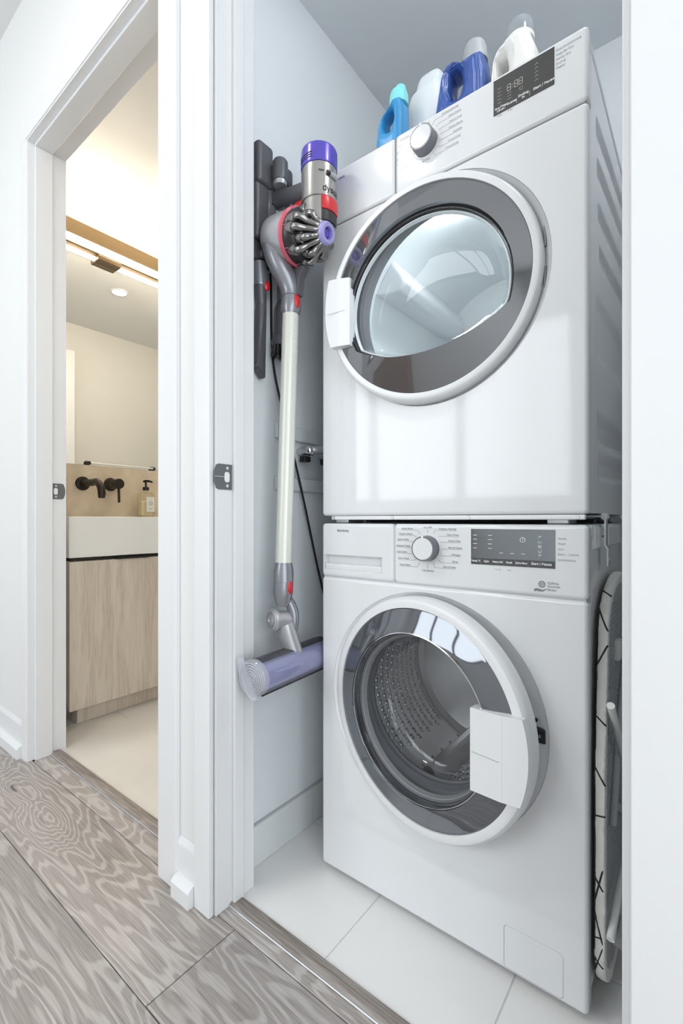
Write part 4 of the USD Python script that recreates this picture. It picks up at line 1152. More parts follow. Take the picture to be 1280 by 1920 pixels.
# ================================================================== CORDLESS VACUUM
vc_ = thing('cordless_vacuum', 'silver and purple cordless stick vacuum hanging on the closet wall beside the machines', 'vacuum cleaner', (-0.80, 0.81, 0.46))
C1, C2 = np.array([-0.7633, 0.810, 1.530]), np.array([-0.670, 0.810, 1.506])
ad = norm(C2 - C1)
put(vc_, 'bin', lathe([(0, -0.082), (0.046, -0.082), (0.053, -0.076), (0.056, -0.060), (0.0605, -0.012), (0.0605, 0.0), (0, 0.0)], C1, ad, 56), 'vsilver', 40)
put(vc_, 'bin_ring', lathe([(0.0595, -0.002), (0.0645, -0.001), (0.0650, 0.006), (0.0600, 0.008)], C1, ad, 56, closed=True), 'vrose')
put(vc_, 'bin_shroud', lathe([(0, 0.006), (0.0595, 0.006), (0.0605, 0.010), (0.0600, 0.022), (0.050, 0.034), (0.030, 0.044), (0, 0.046)], C1, ad, 56), 'vblack', 40)
for k in range(8):
    t = 2 * PI * k / 8
    a, b, _ = basis(ad)
    e = a * math.cos(t) + b * math.sin(t)
    put('/World/cordless_vacuum/bin_shroud', 'rib', tube([C1 + ad * 0.0095 + e * 0.0603, C1 + ad * 0.021 + e * 0.0603], 0.0012, 6), 'vgrey')
# two tiers of cyclones with looping air pipes
a, b, _ = basis(ad)
for k in range(15):
    t = 2 * PI * k / 15 + 0.1
    e = a * math.cos(t) + b * math.sin(t)
    tier = k % 2
    r0, h0 = (0.0530, 0.022) if tier == 0 else (0.0410, 0.040)
    p0 = C1 + e * (r0 - 0.004) + ad * (h0 - 0.022)
    p1 = C1 + e * r0 + ad * (h0 + 0.018)
    cyc = put(vc_, 'cyclone', lathe([(0, 0), (0.0080, 0), (0.0122, 0.024), (0.0134, 0.034), (0.0128, 0.039), (0, 0.040)], p0, p1 - p0, 18), 'vcyc', 40)
    top = p1
    pts = smooth_path([top - ad * 0.004, top + ad * 0.011 + e * 0.001, C1 + e * (r0 * 0.78) + ad * (h0 + 0.038 - 0.004 * tier), C1 + e * 0.027 + ad * 0.080, C1 + e * 0.017 + ad * 0.084], 14)
    put(cyc, 'air_pipe', tube(pts, np.linspace(0.0086, 0.0052, 14), 12), 'vcyc', True)
put(vc_, 'hub_core', lathe([(0, 0.04), (0.026, 0.04), (0.022, 0.07), (0.016, 0.084), (0, 0.086)], C1, ad, 32), 'vgrey', 40)
put(vc_, 'hub_ring', lathe([(0.0125, 0.088), (0.0135, 0.096), (0.0205, 0.097), (0.0245, 0.092), (0.0250, 0.084), (0.0125, 0.082)], C1, ad, 40, closed=True), 'vlilac')
put(vc_, 'hub_filter', lathe([(0, 0.090), (0.006, 0.092), (0.013, 0.088), (0.013, 0.080), (0, 0.080)], C1, ad, 32), 'vpurple', 40)
# motor
MC = np.array([-0.705, 0.818])


def mpos(z):
    return np.array([MC[0], MC[1], z])


put(vc_, 'motor_housing', lathe([(0, 1.5215), (0.0345, 1.5215), (0.0385, 1.5363), (0.0392, 1.61), (0.0398, 1.5855), (0.0404, 1.5873), (0.0412, 1.6496), (0.0405, 1.6609), (0, 1.6609)], (MC[0], MC[1], 0), (0, 0, 1), 64), 'vnickel', 30)
put(vc_, 'filter_cap', lathe([(0, 1.6616), (0.0415, 1.6616), (0.0422, 1.6653), (0.0420, 1.7008), (0.0400, 1.7057), (0.034, 1.7077), (0, 1.7077)], (MC[0], MC[1], 0), (0, 0, 1), 64), 'vpurple', 30)
put(vc_, 'seam', lathe([(0.0396, 1.5860), (0.0409, 1.5860), (0.0409, 1.5867), (0.0396, 1.5867)], (MC[0], MC[1], 0), (0, 0, 1), 64, closed=True), 'vslate')
camdir = math.atan2(-0.83, 0.716)          # from the motor towards the room
for k in range(3):
    z = 1.6712 + k * 0.0052
    for m0, m1 in ((-62, -22), (-78, -66)):
        arc = np.radians(np.linspace(m0, m1, 12)) + camdir
        put('/World/cordless_vacuum/filter_cap', 'vent', tube([(MC[0] + 0.0421 * math.cos(t), MC[1] + 0.0421 * math.sin(t), z) for t in arc], 0.0011, 6), 'vblack')
arc = np.radians(np.linspace(2, 78, 16)) + camdir
rd = [lathe([(0.0400, 1.5589), (0.0432, 1.5589), (0.0438, 1.5648), (0.0436, 1.5826), (0.0425, 1.5850), (0.0400, 1.5850)], (MC[0], MC[1], 0), (0, 0, 1), 20, closed=True, arc=None)]
sect = lathe([(0.0395, 1.5609), (0.0428, 1.5609), (0.0434, 1.5648), (0.0434, 1.5816), (0.0425, 1.5847), (0.0395, 1.5847)], (MC[0], MC[1], 0), (0, 0, 1), 24, closed=True, arc=None)
A_, B_, _ = basis((0, 0, 1))


def world_to_lathe(phi):
    v = np.array([math.cos(phi), math.sin(phi), 0])
    return math.atan2(v @ B_, v @ A_)


q0, q1 = sorted((world_to_lathe(camdir + math.radians(8)), world_to_lathe(camdir + math.radians(80))))
if q1 - q0 > PI:
    q0, q1 = q1, q0 + 2 * PI
put(vc_, 'release_catch', lathe([(0.0392, 1.5550), (0.0428, 1.5550), (0.0436, 1.5609), (0.0434, 1.5816), (0.0425, 1.5847), (0.0392, 1.5847)], (MC[0], MC[1], 0), (0, 0, 1), 20, closed=True, arc=(q0, q1)), 'vred')
put(vc_, 'catch_recess', lathe([(0.0385, 1.5314), (0.0405, 1.5314), (0.0412, 1.5545), (0.0385, 1.5545)], (MC[0], MC[1], 0), (0, 0, 1), 20, closed=True, arc=(q0, q1)), 'vblack')
put(vc_, 'maker_lettering', cat(wrap_text('dyson', 0.0125, MC, 0.0410, camdir + math.radians(44), 1.6023, bold=False)), 'vblack', False)
put(vc_, 'mode_lettering', cat(wrap_text('max', 0.0045, MC, 0.0411, camdir + math.radians(6), 1.6397, bold=True)), 'vblack', False)
sl = put(vc_, 'power_slider', tube([(MC[0] + 0.0408 * math.cos(t), MC[1] + 0.0408 * math.sin(t), 1.6363) for t in camdir + np.radians(np.linspace(24, 62, 12))], 0.0058, 12), 'vblack')
put(sl, 'slider_button', tube([(MC[0] + 0.0428 * math.cos(t), MC[1] + 0.0428 * math.sin(t), 1.6353) for t in camdir + np.radians(np.linspace(34, 64, 12))], 0.0052, 12), 'printl')
# inlet, handle, trigger, battery
put(vc_, 'inlet', tube(smooth_path([(-0.830, 0.790, 1.535), (-0.822, 0.786, 1.510), (-0.808, 0.798, 1.466), (-0.800, 0.815, 1.432), (-0.798, 0.820, 1.402)], 22), np.linspace(0.0262, 0.0236, 22) * (1 + 0.05 * np.sin(np.linspace(0, PI, 22))), 24), 'vgrey', 50)
fin = Polygon([(-0.802, 1.405), (-0.770, 1.400), (-0.765, 1.440), (-0.728, 1.488), (-0.760, 1.500), (-0.805, 1.470)])
put(vc_, 'inlet_fin', smoothed(MF(frame(prism(fin, 0.018), (1, 0, 0), (0, 0, 1), (0, -1, 0), (0, 0.834, 0))), 0.006, 4), 'vslate', 40)
put(vc_, 'handle', tube(smooth_path([(-0.853, 0.832, 1.668), (-0.83, 0.830, 1.660), (-0.79, 0.826, 1.648), (-0.735, 0.820, 1.635)], 20), 0.0225, 20), 'vslate')
put(vc_, 'trigger', rbx(-0.782, -0.742, 0.812, 0.826, 1.604, 1.622, 0.005, 10), 'vred')
put(vc_, 'trigger_guard', tube(smooth_path([(-0.792, 0.824, 1.640), (-0.797, 0.824, 1.616), (-0.788, 0.824, 1.596), (-0.768, 0.820, 1.580)], 14), 0.0075, 12), 'vslate')
put(vc_, 'battery', lathe([(0, 1.692), (0.0175, 1.692), (0.0188, 1.696), (0.0188, 1.738), (0.016, 1.743), (0, 1.744)], (-0.826, 0.812, 0), (0, 0, 1), 32), 'vslate')
put(vc_, 'battery_cap', cyl((-0.826, 0.812, 1.680), (-0.826, 0.812, 1.692), 0.0165, n=32, bev=0.001), 'vsilver')
put(vc_, 'battery_block', rbx(-0.845, -0.815, 0.813, 0.850, 1.690, 1.735, 0.010, 12), 'vslate')
# wand
WT, WB = np.array([-0.799, 0.8205, 1.362]), np.array([-0.800, 0.7975, 0.752])
put(vc_, 'wand_socket', lathe([(0, 0), (0.0205, 0), (0.0245, 0.012), (0.0245, 0.030), (0.0238, 0.0305), (0.0238, 0.045), (0, 0.045)], WT - (WT - WB) * 0.004, WT - WB, 40), 'vgrey', 30)
put(vc_, 'wand', lathe([(0.0, 0), (0.0198, 0), (0.0198, np.linalg.norm(WT - WB)), (0, np.linalg.norm(WT - WB))], WB, WT - WB, 40), 'vwand', 30)


def oval(c, nrm, h, w, d):
    e = norm(nrm)
    side = np.cross([0, 0, 1.0], e)
    m = trimesh.creation.icosphere(3, 1.0)
    m.vertices = m.vertices[:, [0]] * side * w + m.vertices[:, [1]] * np.array([0, 0, 1.0]) * h + m.vertices[:, [2]] * e * d + np.array(c)
    m.fix_normals()
    return m


wc = WT[:2]
wd = math.atan2(-wc[1], -wc[0])           # towards the room
nb = np.array([math.cos(wd + math.radians(42)), math.sin(wd + math.radians(42)), 0])
put(vc_, 'release_button', oval(np.array([*WT[:2], 1.387]) + nb * 0.0225, nb, 0.0175, 0.0085, 0.0055), 'vred', True)
mid = WB + (WT - WB) * 0.935
put(vc_, 'wand_lettering', wrap_text('dyson v8 animal', 0.0088, mid[:2], 0.0199, wd + math.radians(34), 1.308, vertical=True), 'printw', False)
# lower connector and joint
put(vc_, 'lower_connector', lathe([(0, 0.006), (0.0200, 0.006), (0.0242, -0.012), (0.0245, -0.040), (0.0240, -0.0405), (0.0242, -0.066), (0.0205, -0.084), (0.0150, -0.098), (0, -0.098)], WB, WT - WB, 40), 'vgrey', 30)
put(vc_, 'release_button', oval(np.array([*WB[:2], 0.700]) + nb * 0.0225, nb, 0.0165, 0.0078, 0.0050), 'vred', True)
JC = np.array([-0.803, 0.792, 0.622])
jd = norm((-0.25, -1.0, 0.05))
put(vc_, 'joint', lathe([(0, -0.026), (0.019, -0.026), (0.021, -0.018), (0.021, 0.014), (0.0265, 0.016), (0.0270, 0.022), (0.0235, 0.024), (0.0235, 0.026), (0.0195, 0.028), (0.0190, 0.026), (0.014, 0.026), (0.0135, 0.030), (0.007, 0.031), (0.006, 0.028), (0, 0.028)], JC, jd, 40), 'vsilver', 30)
put(vc_, 'joint_yoke', tube(smooth_path([(-0.797, 0.806, 0.668), (-0.785, 0.815, 0.640), (-0.783, 0.815, 0.610), (-0.790, 0.812, 0.585)], 14), 0.0125, 14), 'vgrey')
put(vc_, 'neck', tube([(-0.798, 0.800, 0.612), (-0.793, 0.806, 0.585), (-0.788, 0.812, 0.560), (-0.778, 0.818, 0.530)], [0.0215, 0.0225, 0.0215, 0.0195], 28), 'vsilver', 50)
# cleaner head, lying along y
HC, HR = np.array([-0.787, 0.0, 0.515]), 0.0400
HYA, HYB = 0.688, 0.930


def arc_shell(r0, r1, a0, a1, y0, y1, n=28):
    t = np.radians(np.linspace(a0, a1, n))
    P = [(HC[0] + r1 * math.cos(q), HC[2] + r1 * math.sin(q)) for q in t] + [(HC[0] + r0 * math.cos(q), HC[2] + r0 * math.sin(q)) for q in t[::-1]]
    return frame(prism(Polygon(P), y1 - y0), (1, 0, 0), (0, 0, 1), (0, 1, 0), (0, y0, 0))


HROT = trimesh.transformations.rotation_matrix(math.radians(4.5), [0, 0, 1], [HC[0], 0.81, HC[2]])


def hput(parent, name, mesh, m, smooth=30):
    mesh.apply_transform(HROT)
    return put(parent, name, mesh, m, smooth)


hd = hput(vc_, 'cleaner_head', arc_shell(0.0370, HR, 62, 200, HYA + 0.004, HYB), 'vsmoke', 40)
hput(hd, 'front_shield', arc_shell(0.0370, HR, -58, 62, HYA + 0.004, HYB), 'vclear', 40)
hput(hd, 'sole', arc_shell(0.0345, HR + 0.001, 200, 302, HYA + 0.004, HYB), 'vslate', 40)
hput(hd, 'roller', lathe([(0, 0), (0.0305, 0), (0.0330, 0.004), (0.0330, 0.222), (0.0305, 0.226), (0, 0.226)], (HC[0], HYA + 0.010, HC[2]), (0, 1, 0), 48), 'vroller')
hput(hd, 'front_edge', tube([(HC[0] + (HR) * math.cos(math.radians(-60)), y, HC[2] + HR * math.sin(math.radians(-60))) for y in (HYA, HYB)], 0.0032, 8), 'vblack')
ec = hput(hd, 'end_cap', lathe([(0, 0.004), (0.0375, 0.004), (HR, 0.002), (HR, -0.010), (0.0375, -0.013), (0, -0.013)], (HC[0], HYA, HC[2]), (0, -1, 0) if False else (0, 1, 0), 48), 'vend')
plate = Polygon([(-0.039, 0.040), (-0.024, 0.043), (0.014, -0.026), (0.020, -0.040), (0.006, -0.045), (-0.014, -0.030), (-0.036, 0.016)])
hput(hd, 'side_plate', frame(prism(plate, 0.005), (1, 0, 0), (0, 0, 1), (0, -1, 0), (HC[0], HYA - 0.012, HC[2])), 'vend')
for k, r in enumerate((0.009, 0.015, 0.021, 0.027, 0.0325)):
    hput(hd, 'cap_ring', lathe([(r, -0.0135), (r + 0.0016, -0.0150), (r + 0.0032, -0.0135)], (HC[0], HYA, HC[2]), (0, 1, 0), 48, closed=True), 'printl')

# ------------------------------------------------------------------ charging dock with its tools and cord
dk = thing('charging_dock', 'dark grey wall dock holding the vacuum and its spare tools at the closet jamb', 'wall dock', (-0.889, 0.80, 1.50))
put(dk, 'back_plate', rbx(-0.889, -0.868, 0.755, 0.835, 1.500, 1.775, 0.008, 12), 'vslate')
put(dk, 'cradle', rbx(-0.888, -0.846, 0.760, 0.812, 1.680, 1.782, 0.010, 12), 'vslate')
put(dk, 'cradle_lower', rbx(-0.888, -0.852, 0.758, 0.804, 1.545, 1.684, 0.010, 12), 'vslate')
put(dk, 'connector_plate', rbx(-0.880, -0.856, 0.800, 0.829, 1.560, 1.700, 0.004, 10), 'vgrey')
put(dk, 'contact', cat(*[bx(-0.8565, -0.8552, 0.812, 0.818, 1.650 + q, 1.653 + q) for q in (0, 0.005, 0.010)]), 'vblack', False, kind='stuff')
put(dk, 'tool_arm', rbx(-0.889, -0.850, 0.772, 0.850, 1.500, 1.520, 0.006, 10), 'vslate')
cr = thing('crevice_tool', 'long narrow dark grey crevice nozzle with a red button hanging under the dock', 'vacuum tool', (-0.869, 0.785, 1.21))
put(cr, 'socket', lathe([(0, 1.494), (0.0165, 1.494), (0.0172, 1.490), (0.0172, 1.440), (0.0150, 1.436), (0, 1.436)], (-0.869, 0.784, 0), (0, 0, 1), 32), 'vgrey')
bl = m3.Manifold.batch_hull([TM_ for TM_ in [MF(cyl((-0.869, 0.786, 1.436), (-0.869, 0.786, 1.430), 0.0150, n=24)), MF(cyl((-0.869, 0.790, 1.385), (-0.869, 0.790, 1.380), 0.0120, n=24))]])
bl2 = m3.Manifold.batch_hull([MF(cyl((-0.869, 0.788, 1.39), (-0.869, 0.788, 1.385), 0.0135, n=24)), m3.Manifold.hull_points(np.array([[-0.869 + a_, 0.780 + b_, z_] for a_, b_, z_ in ((-0.011, -0.013, 1.240), (0.011, -0.013, 1.240), (-0.011, 0.012, 1.212), (0.011, 0.012, 1.212), (0.011, -0.013, 1.236), (0, 0.016, 1.212))]))])
put(cr, 'nozzle', bl + bl2, 'vslate', 40)
put(cr, 'release_button', oval((-0.855, 0.793, 1.437), (0.75, -0.35, 0), 0.0125, 0.0095, 0.0060), 'vred', True)
bt_ = thing('brush_tool', 'dark grey dusting brush tool with black bristles hanging behind the wand', 'vacuum tool', (-0.851, 0.845, 1.27))
put(bt_, 'socket', lathe([(0, 1.478), (0.0150, 1.478), (0.0155, 1.420), (0.0135, 1.416), (0, 1.416)], (-0.851, 0.846, 0), (0, 0, 1), 28), 'vgrey')
put(bt_, 'body', lathe([(0, 1.418), (0.0145, 1.416), (0.0225, 1.395), (0.0235, 1.335), (0.0245, 1.318), (0, 1.316)], (-0.851, 0.846, 0), (0, 0, 1), 28), 'vslate', 40)
put(bt_, 'slider', rbx(-0.829, -0.824, 0.842, 0.858, 1.335, 1.375, 0.002, 8), 'printl')
put(bt_, 'collar', lathe([(0, 1.320), (0.0275, 1.322), (0.0300, 1.312), (0.0280, 1.300), (0, 1.300)], (-0.851, 0.846, 0), (0, 0, 1), 32), 'vslate', 40)
br = []
for k in range(90):
    a_ = float(rng.uniform(0, 2 * PI))
    r = float(0.027 * math.sqrt(rng.uniform(0.25, 1)))
    p = np.array([-0.851 + r * math.cos(a_), 0.846 + r * math.sin(a_), 1.303])
    br.append(cyl(p, p + [0.004 * math.cos(a_), 0.004 * math.sin(a_), -float(rng.uniform(0.022, 0.032))], 0.0016, 0.0008, 5))
put(bt_, 'bristles', cat(br), 'vblack', False, kind='stuff')
cp_ = smooth_path([(-0.8855, 0.835, 1.495), (-0.8855, 0.838, 1.38), (-0.8855, 0.845, 1.268), (-0.874, 0.872, 1.135), (-0.868, 0.922, 0.976), (-0.873, 0.970, 0.842), (-0.880, 1.020, 0.706), (-0.885, 1.10, 0.50), (-0.885, 1.18, 0.20)], 60)
solo('power_cord', tube(cp_, 0.0030, 8), 'cord', 'thin black power cord running down the closet wall behind the vacuum wand', 'power cord')

# ================================================================== BOTTLES ON THE DRYER
ZT = DZ1 - 0.004


def loft(sections, n=48, p=2.6):
    """sections: (z, centre x, centre y, half width, half depth)"""
    S = np.array(sections, float)
    t = np.linspace(0, 2 * PI, n, endpoint=False)
    cx_, sx_ = np.cos(t), np.sin(t)
    X = np.sign(cx_) * np.abs(cx_) ** (2 / p)
    Y = np.sign(sx_) * np.abs(sx_) ** (2 / p)
    V = np.vstack([np.stack([c + w_ * X, d + e_ * Y, np.full(n, z)], 1) for z, c, d, w_, e_ in S])
    k = len(S)
    F = []
    for i_ in range(k - 1):
        for j_ in range(n):
            A0, B0 = i_ * n + j_, i_ * n + (j_ + 1) % n
            F += [[A0, B0, B0 + n], [A0, B0 + n, A0 + n]]
    V = np.vstack([V, [S[0, 1], S[0, 2], S[0, 0]], [S[-1, 1], S[-1, 2], S[-1, 0]]])
    for j_ in range(n):
        F += [[k * n, (j_ + 1) % n, j_], [k * n + 1, (k - 1) * n + j_, (k - 1) * n + (j_ + 1) % n]]
    return trimesh.Trimesh(V, F, process=False)


def dense(sections, k=36):
    from scipy.interpolate import PchipInterpolator
    S = np.array(sections, float)
    z = np.linspace(S[0, 0], S[-1, 0], k)
    f = PchipInterpolator(S[:, 0], S[:, 1:])
    return np.hstack([z[:, None], f(z)])


def bottle_body(sections, hole=None, edge=0.006, it=10, p=2.6):
    """lofted body; hole = closed outline (x, z) cut right through from front to back for the handle"""
    m = MF(loft(dense(sections), 56, p))
    if hole is not None:
        yc = sections[0][2]
        hm_ = MF(frame(prism(Polygon(hole).buffer(0.0001), 0.4), (1, 0, 0), (0, 0, 1), (0, -1, 0), (0, yc + 0.2, 0)))
        m = m - hm_
    return smoothed(m, edge, it)


def hole_shape(cx_, cz_, rx, rz, tilt=0.0):
    g = affinity.rotate(affinity.scale(Point(0, 0).buffer(1, 16), rx, rz), tilt)
    return np.array(affinity.translate(g, cx_, cz_).exterior.coords)[:-1]


def flat_bottle(outline, hole, yc, depth, rr):
    """bottle with a loop handle: its outline in x and z, a rounded thickness, thinner where it is narrow"""
    g = Polygon(outline).buffer(0.006).buffer(-0.012).buffer(0.006)
    if hole is not None:
        g = g.difference(Polygon(hole).buffer(0.004))
    parts = []
    ks = np.linspace(0, 1, 8)
    prev = depth - rr
    m = frame(prism(g, 2 * (depth - rr)), (1, 0, 0), (0, 0, 1), (0, -1, 0), (0, yc + depth - rr, 0))
    parts.append(MF(m))
    for k0, k1 in zip(ks[:-1], ks[1:]):
        inset = rr * (1 - math.sqrt(max(0, 1 - ((k0 + k1) / 2) ** 2)))
        gi = g.buffer(-inset)
        for q in getattr(gi, 'geoms', [gi]):
            if q.area < 2e-5:
                continue
            h = depth - rr + rr * k1
            parts.append(MF(frame(prism(q, 2 * h), (1, 0, 0), (0, 0, 1), (0, -1, 0), (0, yc + h, 0))))
    return smoothed(m3.Manifold.batch_boolean(parts, m3.OpType.Add), 0.0045, 70, 0.512)


BY = 1.005
b1 = thing('detergent_bottle', 'bright blue detergent bottle with an aqua cap, leftmost on top of the dryer', 'detergent bottle', (-0.612, BY, ZT))
put(b1, 'body', flat_bottle([(-0.664, ZT), (-0.660, 1.80), (-0.656, 1.835), (-0.648, 1.866), (-0.636, 1.880), (-0.618, 1.888), (-0.614, 1.897), (-0.588, 1.897), (-0.584, 1.88), (-0.584, ZT)],
    [(-0.634, 1.868), (-0.625, 1.874), (-0.615, 1.872), (-0.612, 1.850), (-0.618, 1.827), (-0.628, 1.831), (-0.635, 1.848)], BY, 0.034, 0.026), 'blue', 60)
put(b1, 'cap', lathe([(0, 1.890), (0.0235, 1.890), (0.0230, 1.914), (0.0200, 1.924), (0.0165, 1.927), (0, 1.928)], (-0.604, BY, 0), (0, 0, 1), 36), 'aqua')
put(b1, 'cap_spout', lathe([(0, 0), (0.0130, 0), (0.0120, 0.010), (0.008, 0.0135), (0, 0.014)], (-0.597, BY - 0.004, 1.921), (0.1, 0, 1), 28), 'aqua')
# translucent jug
b2 = thing('plastic_jug', 'milky translucent plastic jug without a label between the two blue bottles', 'plastic jug', (-0.563, 1.096, ZT))
JY = 1.096
put(b2, 'body', bottle_body([(ZT, -0.563, JY, 0.042, 0.042), (ZT + 0.004, -0.563, JY, 0.047, 0.047), (1.925, -0.563, JY, 0.0480, 0.047), (1.948, -0.561, JY, 0.0450, 0.044), (1.960, -0.557, JY, 0.037, 0.037), (1.978, -0.556, JY, 0.0340, 0.035), (1.989, -0.555, JY, 0.031, 0.032), (1.998, -0.554, JY, 0.024, 0.026), (2.001, -0.553, JY, 0.015, 0.018)], None, p=4.0), 'jug', 50)
b2b = thing('white_bottle', 'white bottle mostly hidden behind the milky jug, only its cap showing', 'bottle', (-0.560, 1.20, ZT))
put(b2b, 'body', bottle_body([(ZT, -0.562, 1.20, 0.032, 0.032), (1.80, -0.562, 1.20, 0.034, 0.034), (1.99, -0.562, 1.20, 0.034, 0.034), (2.012, -0.562, 1.20, 0.027, 0.027), (2.018, -0.562, 1.20, 0.017, 0.017)]), 'bwhite', 50)
put(b2b, 'cap', cyl((-0.562, 1.20, 2.016), (-0.562, 1.20, 2.038), 0.015, n=28, bev=0.003), 'bwhite')
# navy bottle with grey cap
b3 = thing('detergent_bottle', 'large dark blue detergent bottle with a grey cap and a loop handle', 'detergent bottle', (-0.425, BY, ZT))
nv = flat_bottle([(-0.4975, ZT), (-0.494, 1.79), (-0.486, 1.838), (-0.479, 1.872), (-0.470, 1.886), (-0.456, 1.892), (-0.440, 1.888), (-0.430, 1.880), (-0.430, 1.880), (-0.384, 1.880), (-0.380, 1.864), (-0.375, 1.83), (-0.373, ZT)],
    [(-0.451, 1.866), (-0.443, 1.868), (-0.434, 1.855), (-0.432, 1.825), (-0.438, 1.805), (-0.447, 1.808), (-0.453, 1.835)], BY, 0.040, 0.030)
put(b3, 'body', nv, 'navy', 60)
c3 = put(b3, 'cap', lathe([(0, 1.876), (0.0275, 1.876), (0.0280, 1.880), (0.0272, 1.888), (0.0262, 1.889), (0.0250, 1.907), (0.0215, 1.917), (0.012, 1.921), (0, 1.922)], (-0.407, BY, 0), (0, 0, 1), 40), 'capgrey')
# white bottle with clear cap
b4 = thing('softener_bottle', 'white softener bottle with a clear measuring cap, rightmost of the bottles on the dryer', 'softener bottle', (-0.320, BY, ZT))
put(b4, 'body', flat_bottle([(-0.3665, ZT), (-0.366, 1.795), (-0.361, 1.835), (-0.349, 1.855), (-0.337, 1.862), (-0.332, 1.868), (-0.286, 1.868), (-0.283, 1.855), (-0.270, 1.815), (-0.266, 1.77), (-0.266, ZT)],
    [(-0.343, 1.826), (-0.334, 1.828), (-0.331, 1.806), (-0.335, 1.780), (-0.344, 1.782)], BY, 0.038, 0.028), 'bwhite', 60)
put(b4, 'cap', lathe([(0.0262, 1.862), (0.0272, 1.866), (0.0268, 1.890), (0.0240, 1.900), (0.0150, 1.908), (0, 1.910)], (-0.309, BY, 0), (0, 0, 1), 40), 'capclear')
put(b4, 'collar', lathe([(0.0200, 1.859), (0.0285, 1.859), (0.0285, 1.868), (0.0200, 1.868)], (-0.309, BY, 0), (0, 0, 1), 40, closed=True), 'bwhite')
b5 = thing('measuring_cup', 'small clear plastic cup lying near the right front edge of the dryer top', 'measuring cup', (-0.215, 0.955, ZT))
put(b5, 'cup', lathe([(0.028, 0), (0.034, 0.062), (0.033, 0.063), (0.0265, 0.002), (0, 0.002)], (-0.205, 0.985, ZT + 0.034), (-1, 0, 0.02), 36), 'capclear')

# ================================================================== IRONING BOARD
ib = thing('ironing_board', 'small folded ironing board in a white cover with thin black lines, upright beside the washer', 'ironing board', (-0.135, 1.09, 0))
# outline in (y, z): nose up
YC, HW = 1.095, 0.190


def half(z):
    """half width of the board at height z"""
    tz = np.clip((z - 0.42) / (0.752 - 0.42), 0, 1)
    top = HW * (1 - 0.22 * tz ** 1.2) * math.sqrt(max(0.0, 1 - max(0.0, (z - 0.66) / 0.093) ** 2.2))
    bz = np.clip((0.10 - z) / 0.082, 0, 1)
    return top * math.sqrt(max(1 - 0.72 * bz ** 2.2, 0.02))


zs = np.concatenate([np.linspace(0.020, 0.10, 12), np.linspace(0.12, 0.64, 28), 0.66 + 0.0925 * np.sin(np.linspace(0.05, PI / 2 - 0.02, 22))])
poly = Polygon([(YC - half(z), z) for z in zs] + [(YC + half(z), z) for z in zs[::-1]]).buffer(0.006).buffer(-0.006)
XB0, XB1 = -0.1530, -0.1365
cov = MF(frame(prism(poly, XB1 - XB0), (0, 1, 0), (0, 0, 1), (1, 0, 0), (XB0, 0, 0)))
inner = MF(frame(prism(poly.buffer(-0.020), 0.02), (0, 1, 0), (0, 0, 1), (1, 0, 0), (XB0 + 0.008, 0, 0)))
cv = smoothed(cov - inner, 0.008, 10)
cv.vertices += (meshkit.fbm(cv.vertices * 55, 3)[:, None] - 0.5) * 0.0022
cvp = put(ib, 'cover', cv, 'cloth', True)
# black lines printed on the cover: thin ribbons wrapped round its front edge


def edge_y(z):
    return YC - half(z)


lines = []
for z0, z1, x0, x1 in ((0.728, 0.720, XB0, XB1), (0.700, 0.664, XB0, XB1), (0.603, 0.640, XB0, XB1), (0.520, 0.505, XB0, XB1), (0.435, 0.405, XB0, XB1), (0.350, 0.352, XB0, XB1), (0.245, 0.222, XB0, XB1 - 0.003), (0.200, 0.262, XB0, XB1 - 0.003), (0.185, 0.128, XB0, XB1 - 0.003), (0.140, 0.142, XB0, XB1 - 0.004),
                       (0.080, 0.128, XB0, XB1 - 0.003), (0.105, 0.090, XB0, XB1 - 0.003), (0.060, 0.024, XB0, XB1 - 0.002), (0.026, 0.034, XB0, XB1 - 0.002)):
    n = 14
    tt = np.linspace(0, 1, n)
    zz = z0 + (z1 - z0) * tt
    xx = x0 + (x1 - x0) * tt
    y_ = np.array([edge_y(q) for q in zz]) + 0.0003 + 0.0016 * (2 * tt - 1) ** 8
    lines.append(tube(np.stack([xx, y_, zz], 1), 0.0016, 6))
for l_ in lines:
    put(cvp, 'printed_line', l_, 'clothink', True)
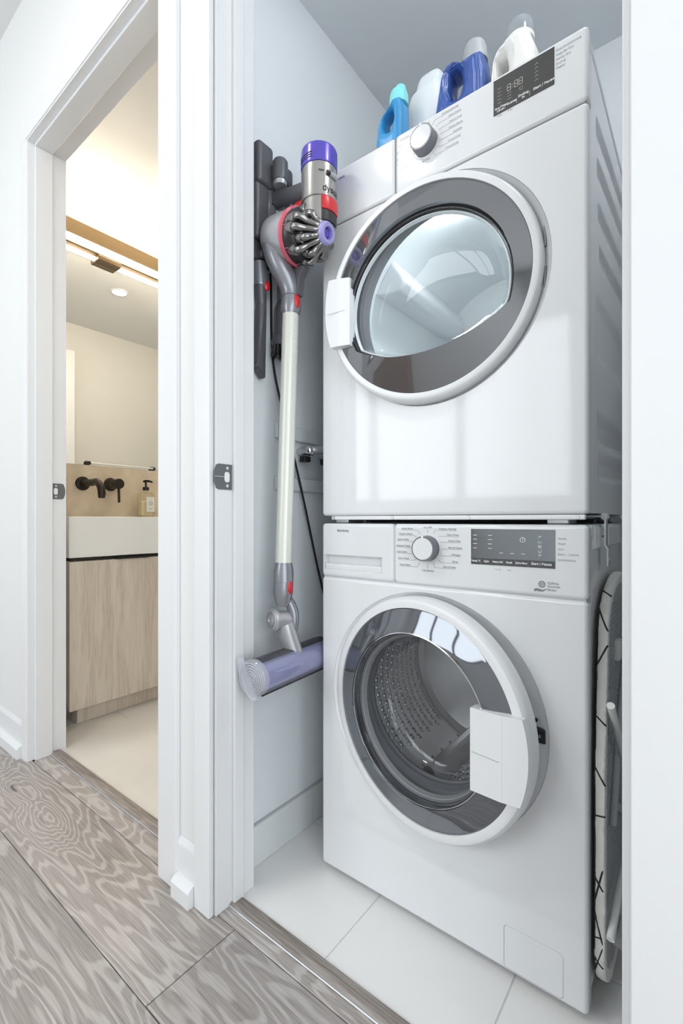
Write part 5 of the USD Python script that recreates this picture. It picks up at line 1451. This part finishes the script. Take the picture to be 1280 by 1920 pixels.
pip = np.array([(XB0 + 0.0008, edge_y(z) + 0.0005, z) for z in np.linspace(0.03, 0.70, 50)])
put(cvp, 'piping', tube(pip, 0.0012, 6), 'clothink', True)
# perforated underside: a sheet with rows of small holes
gy, gz = np.arange(YC - HW + 0.030, YC + HW - 0.03, 0.0105), np.arange(0.055, 0.70, 0.0092)
hol = []
for i_, z in enumerate(gz):
    for y in gy + (0.00525 if i_ % 2 else 0):
        if abs(y - YC) < half(z) - 0.028:
            hol.append(affinity.scale(Point(y, z).buffer(0.0036, 2), 1.0, 0.75))
from shapely import union_all
sheet = poly.buffer(-0.014).difference(union_all(hol))
put(ib, 'perforated_base', frame(prism(sheet, 0.0015), (0, 1, 0), (0, 0, 1), (1, 0, 0), (XB0 + 0.0105, 0, 0)), 'meshgrey', False)


def leg(pts, r=0.0065):
    return tube(np.array(pts, float), r, 14)


XL = -0.126
put(ib, 'leg', leg([(XL - 0.002, 0.905, 0.545), (XL, 0.985, 0.462), (XL + 0.002, 1.075, 0.372)]), 'tubewhite')
put(ib, 'leg', leg([(XL + 0.002, 1.045, 0.200), (XL, 0.975, 0.182), (XL - 0.002, 0.902, 0.150)]), 'tubewhite')
put(ib, 'cross_tube', leg([(XL - 0.010, 1.00, 0.33), (XL - 0.008, 1.12, 0.26), (XL - 0.008, 1.20, 0.215)], 0.008), 'meshgrey')
put(ib, 'cross_tube', leg([(XL - 0.010, 0.98, 0.30), (XL - 0.010, 1.06, 0.46), (XL - 0.008, 1.16, 0.60)], 0.007), 'meshgrey')
put(ib, 'hinge_plate', rbx(XL - 0.018, XL - 0.006, 1.045, 1.075, 0.585, 0.625, 0.003, 8), 'tubewhite')
for y, z in ((1.010, 0.075), (1.055, 0.098)):
    put(ib, 'foot_cap', cyl((XL - 0.012, y, z), (XL + 0.012, y - 0.006, z), 0.0135, n=22, bev=0.003), 'tubewhite')
put(ib, 'foot_bar', leg([(XL, 1.00, 0.078), (XL, 1.10, 0.110), (XL, 1.18, 0.135)], 0.008), 'tubewhite')
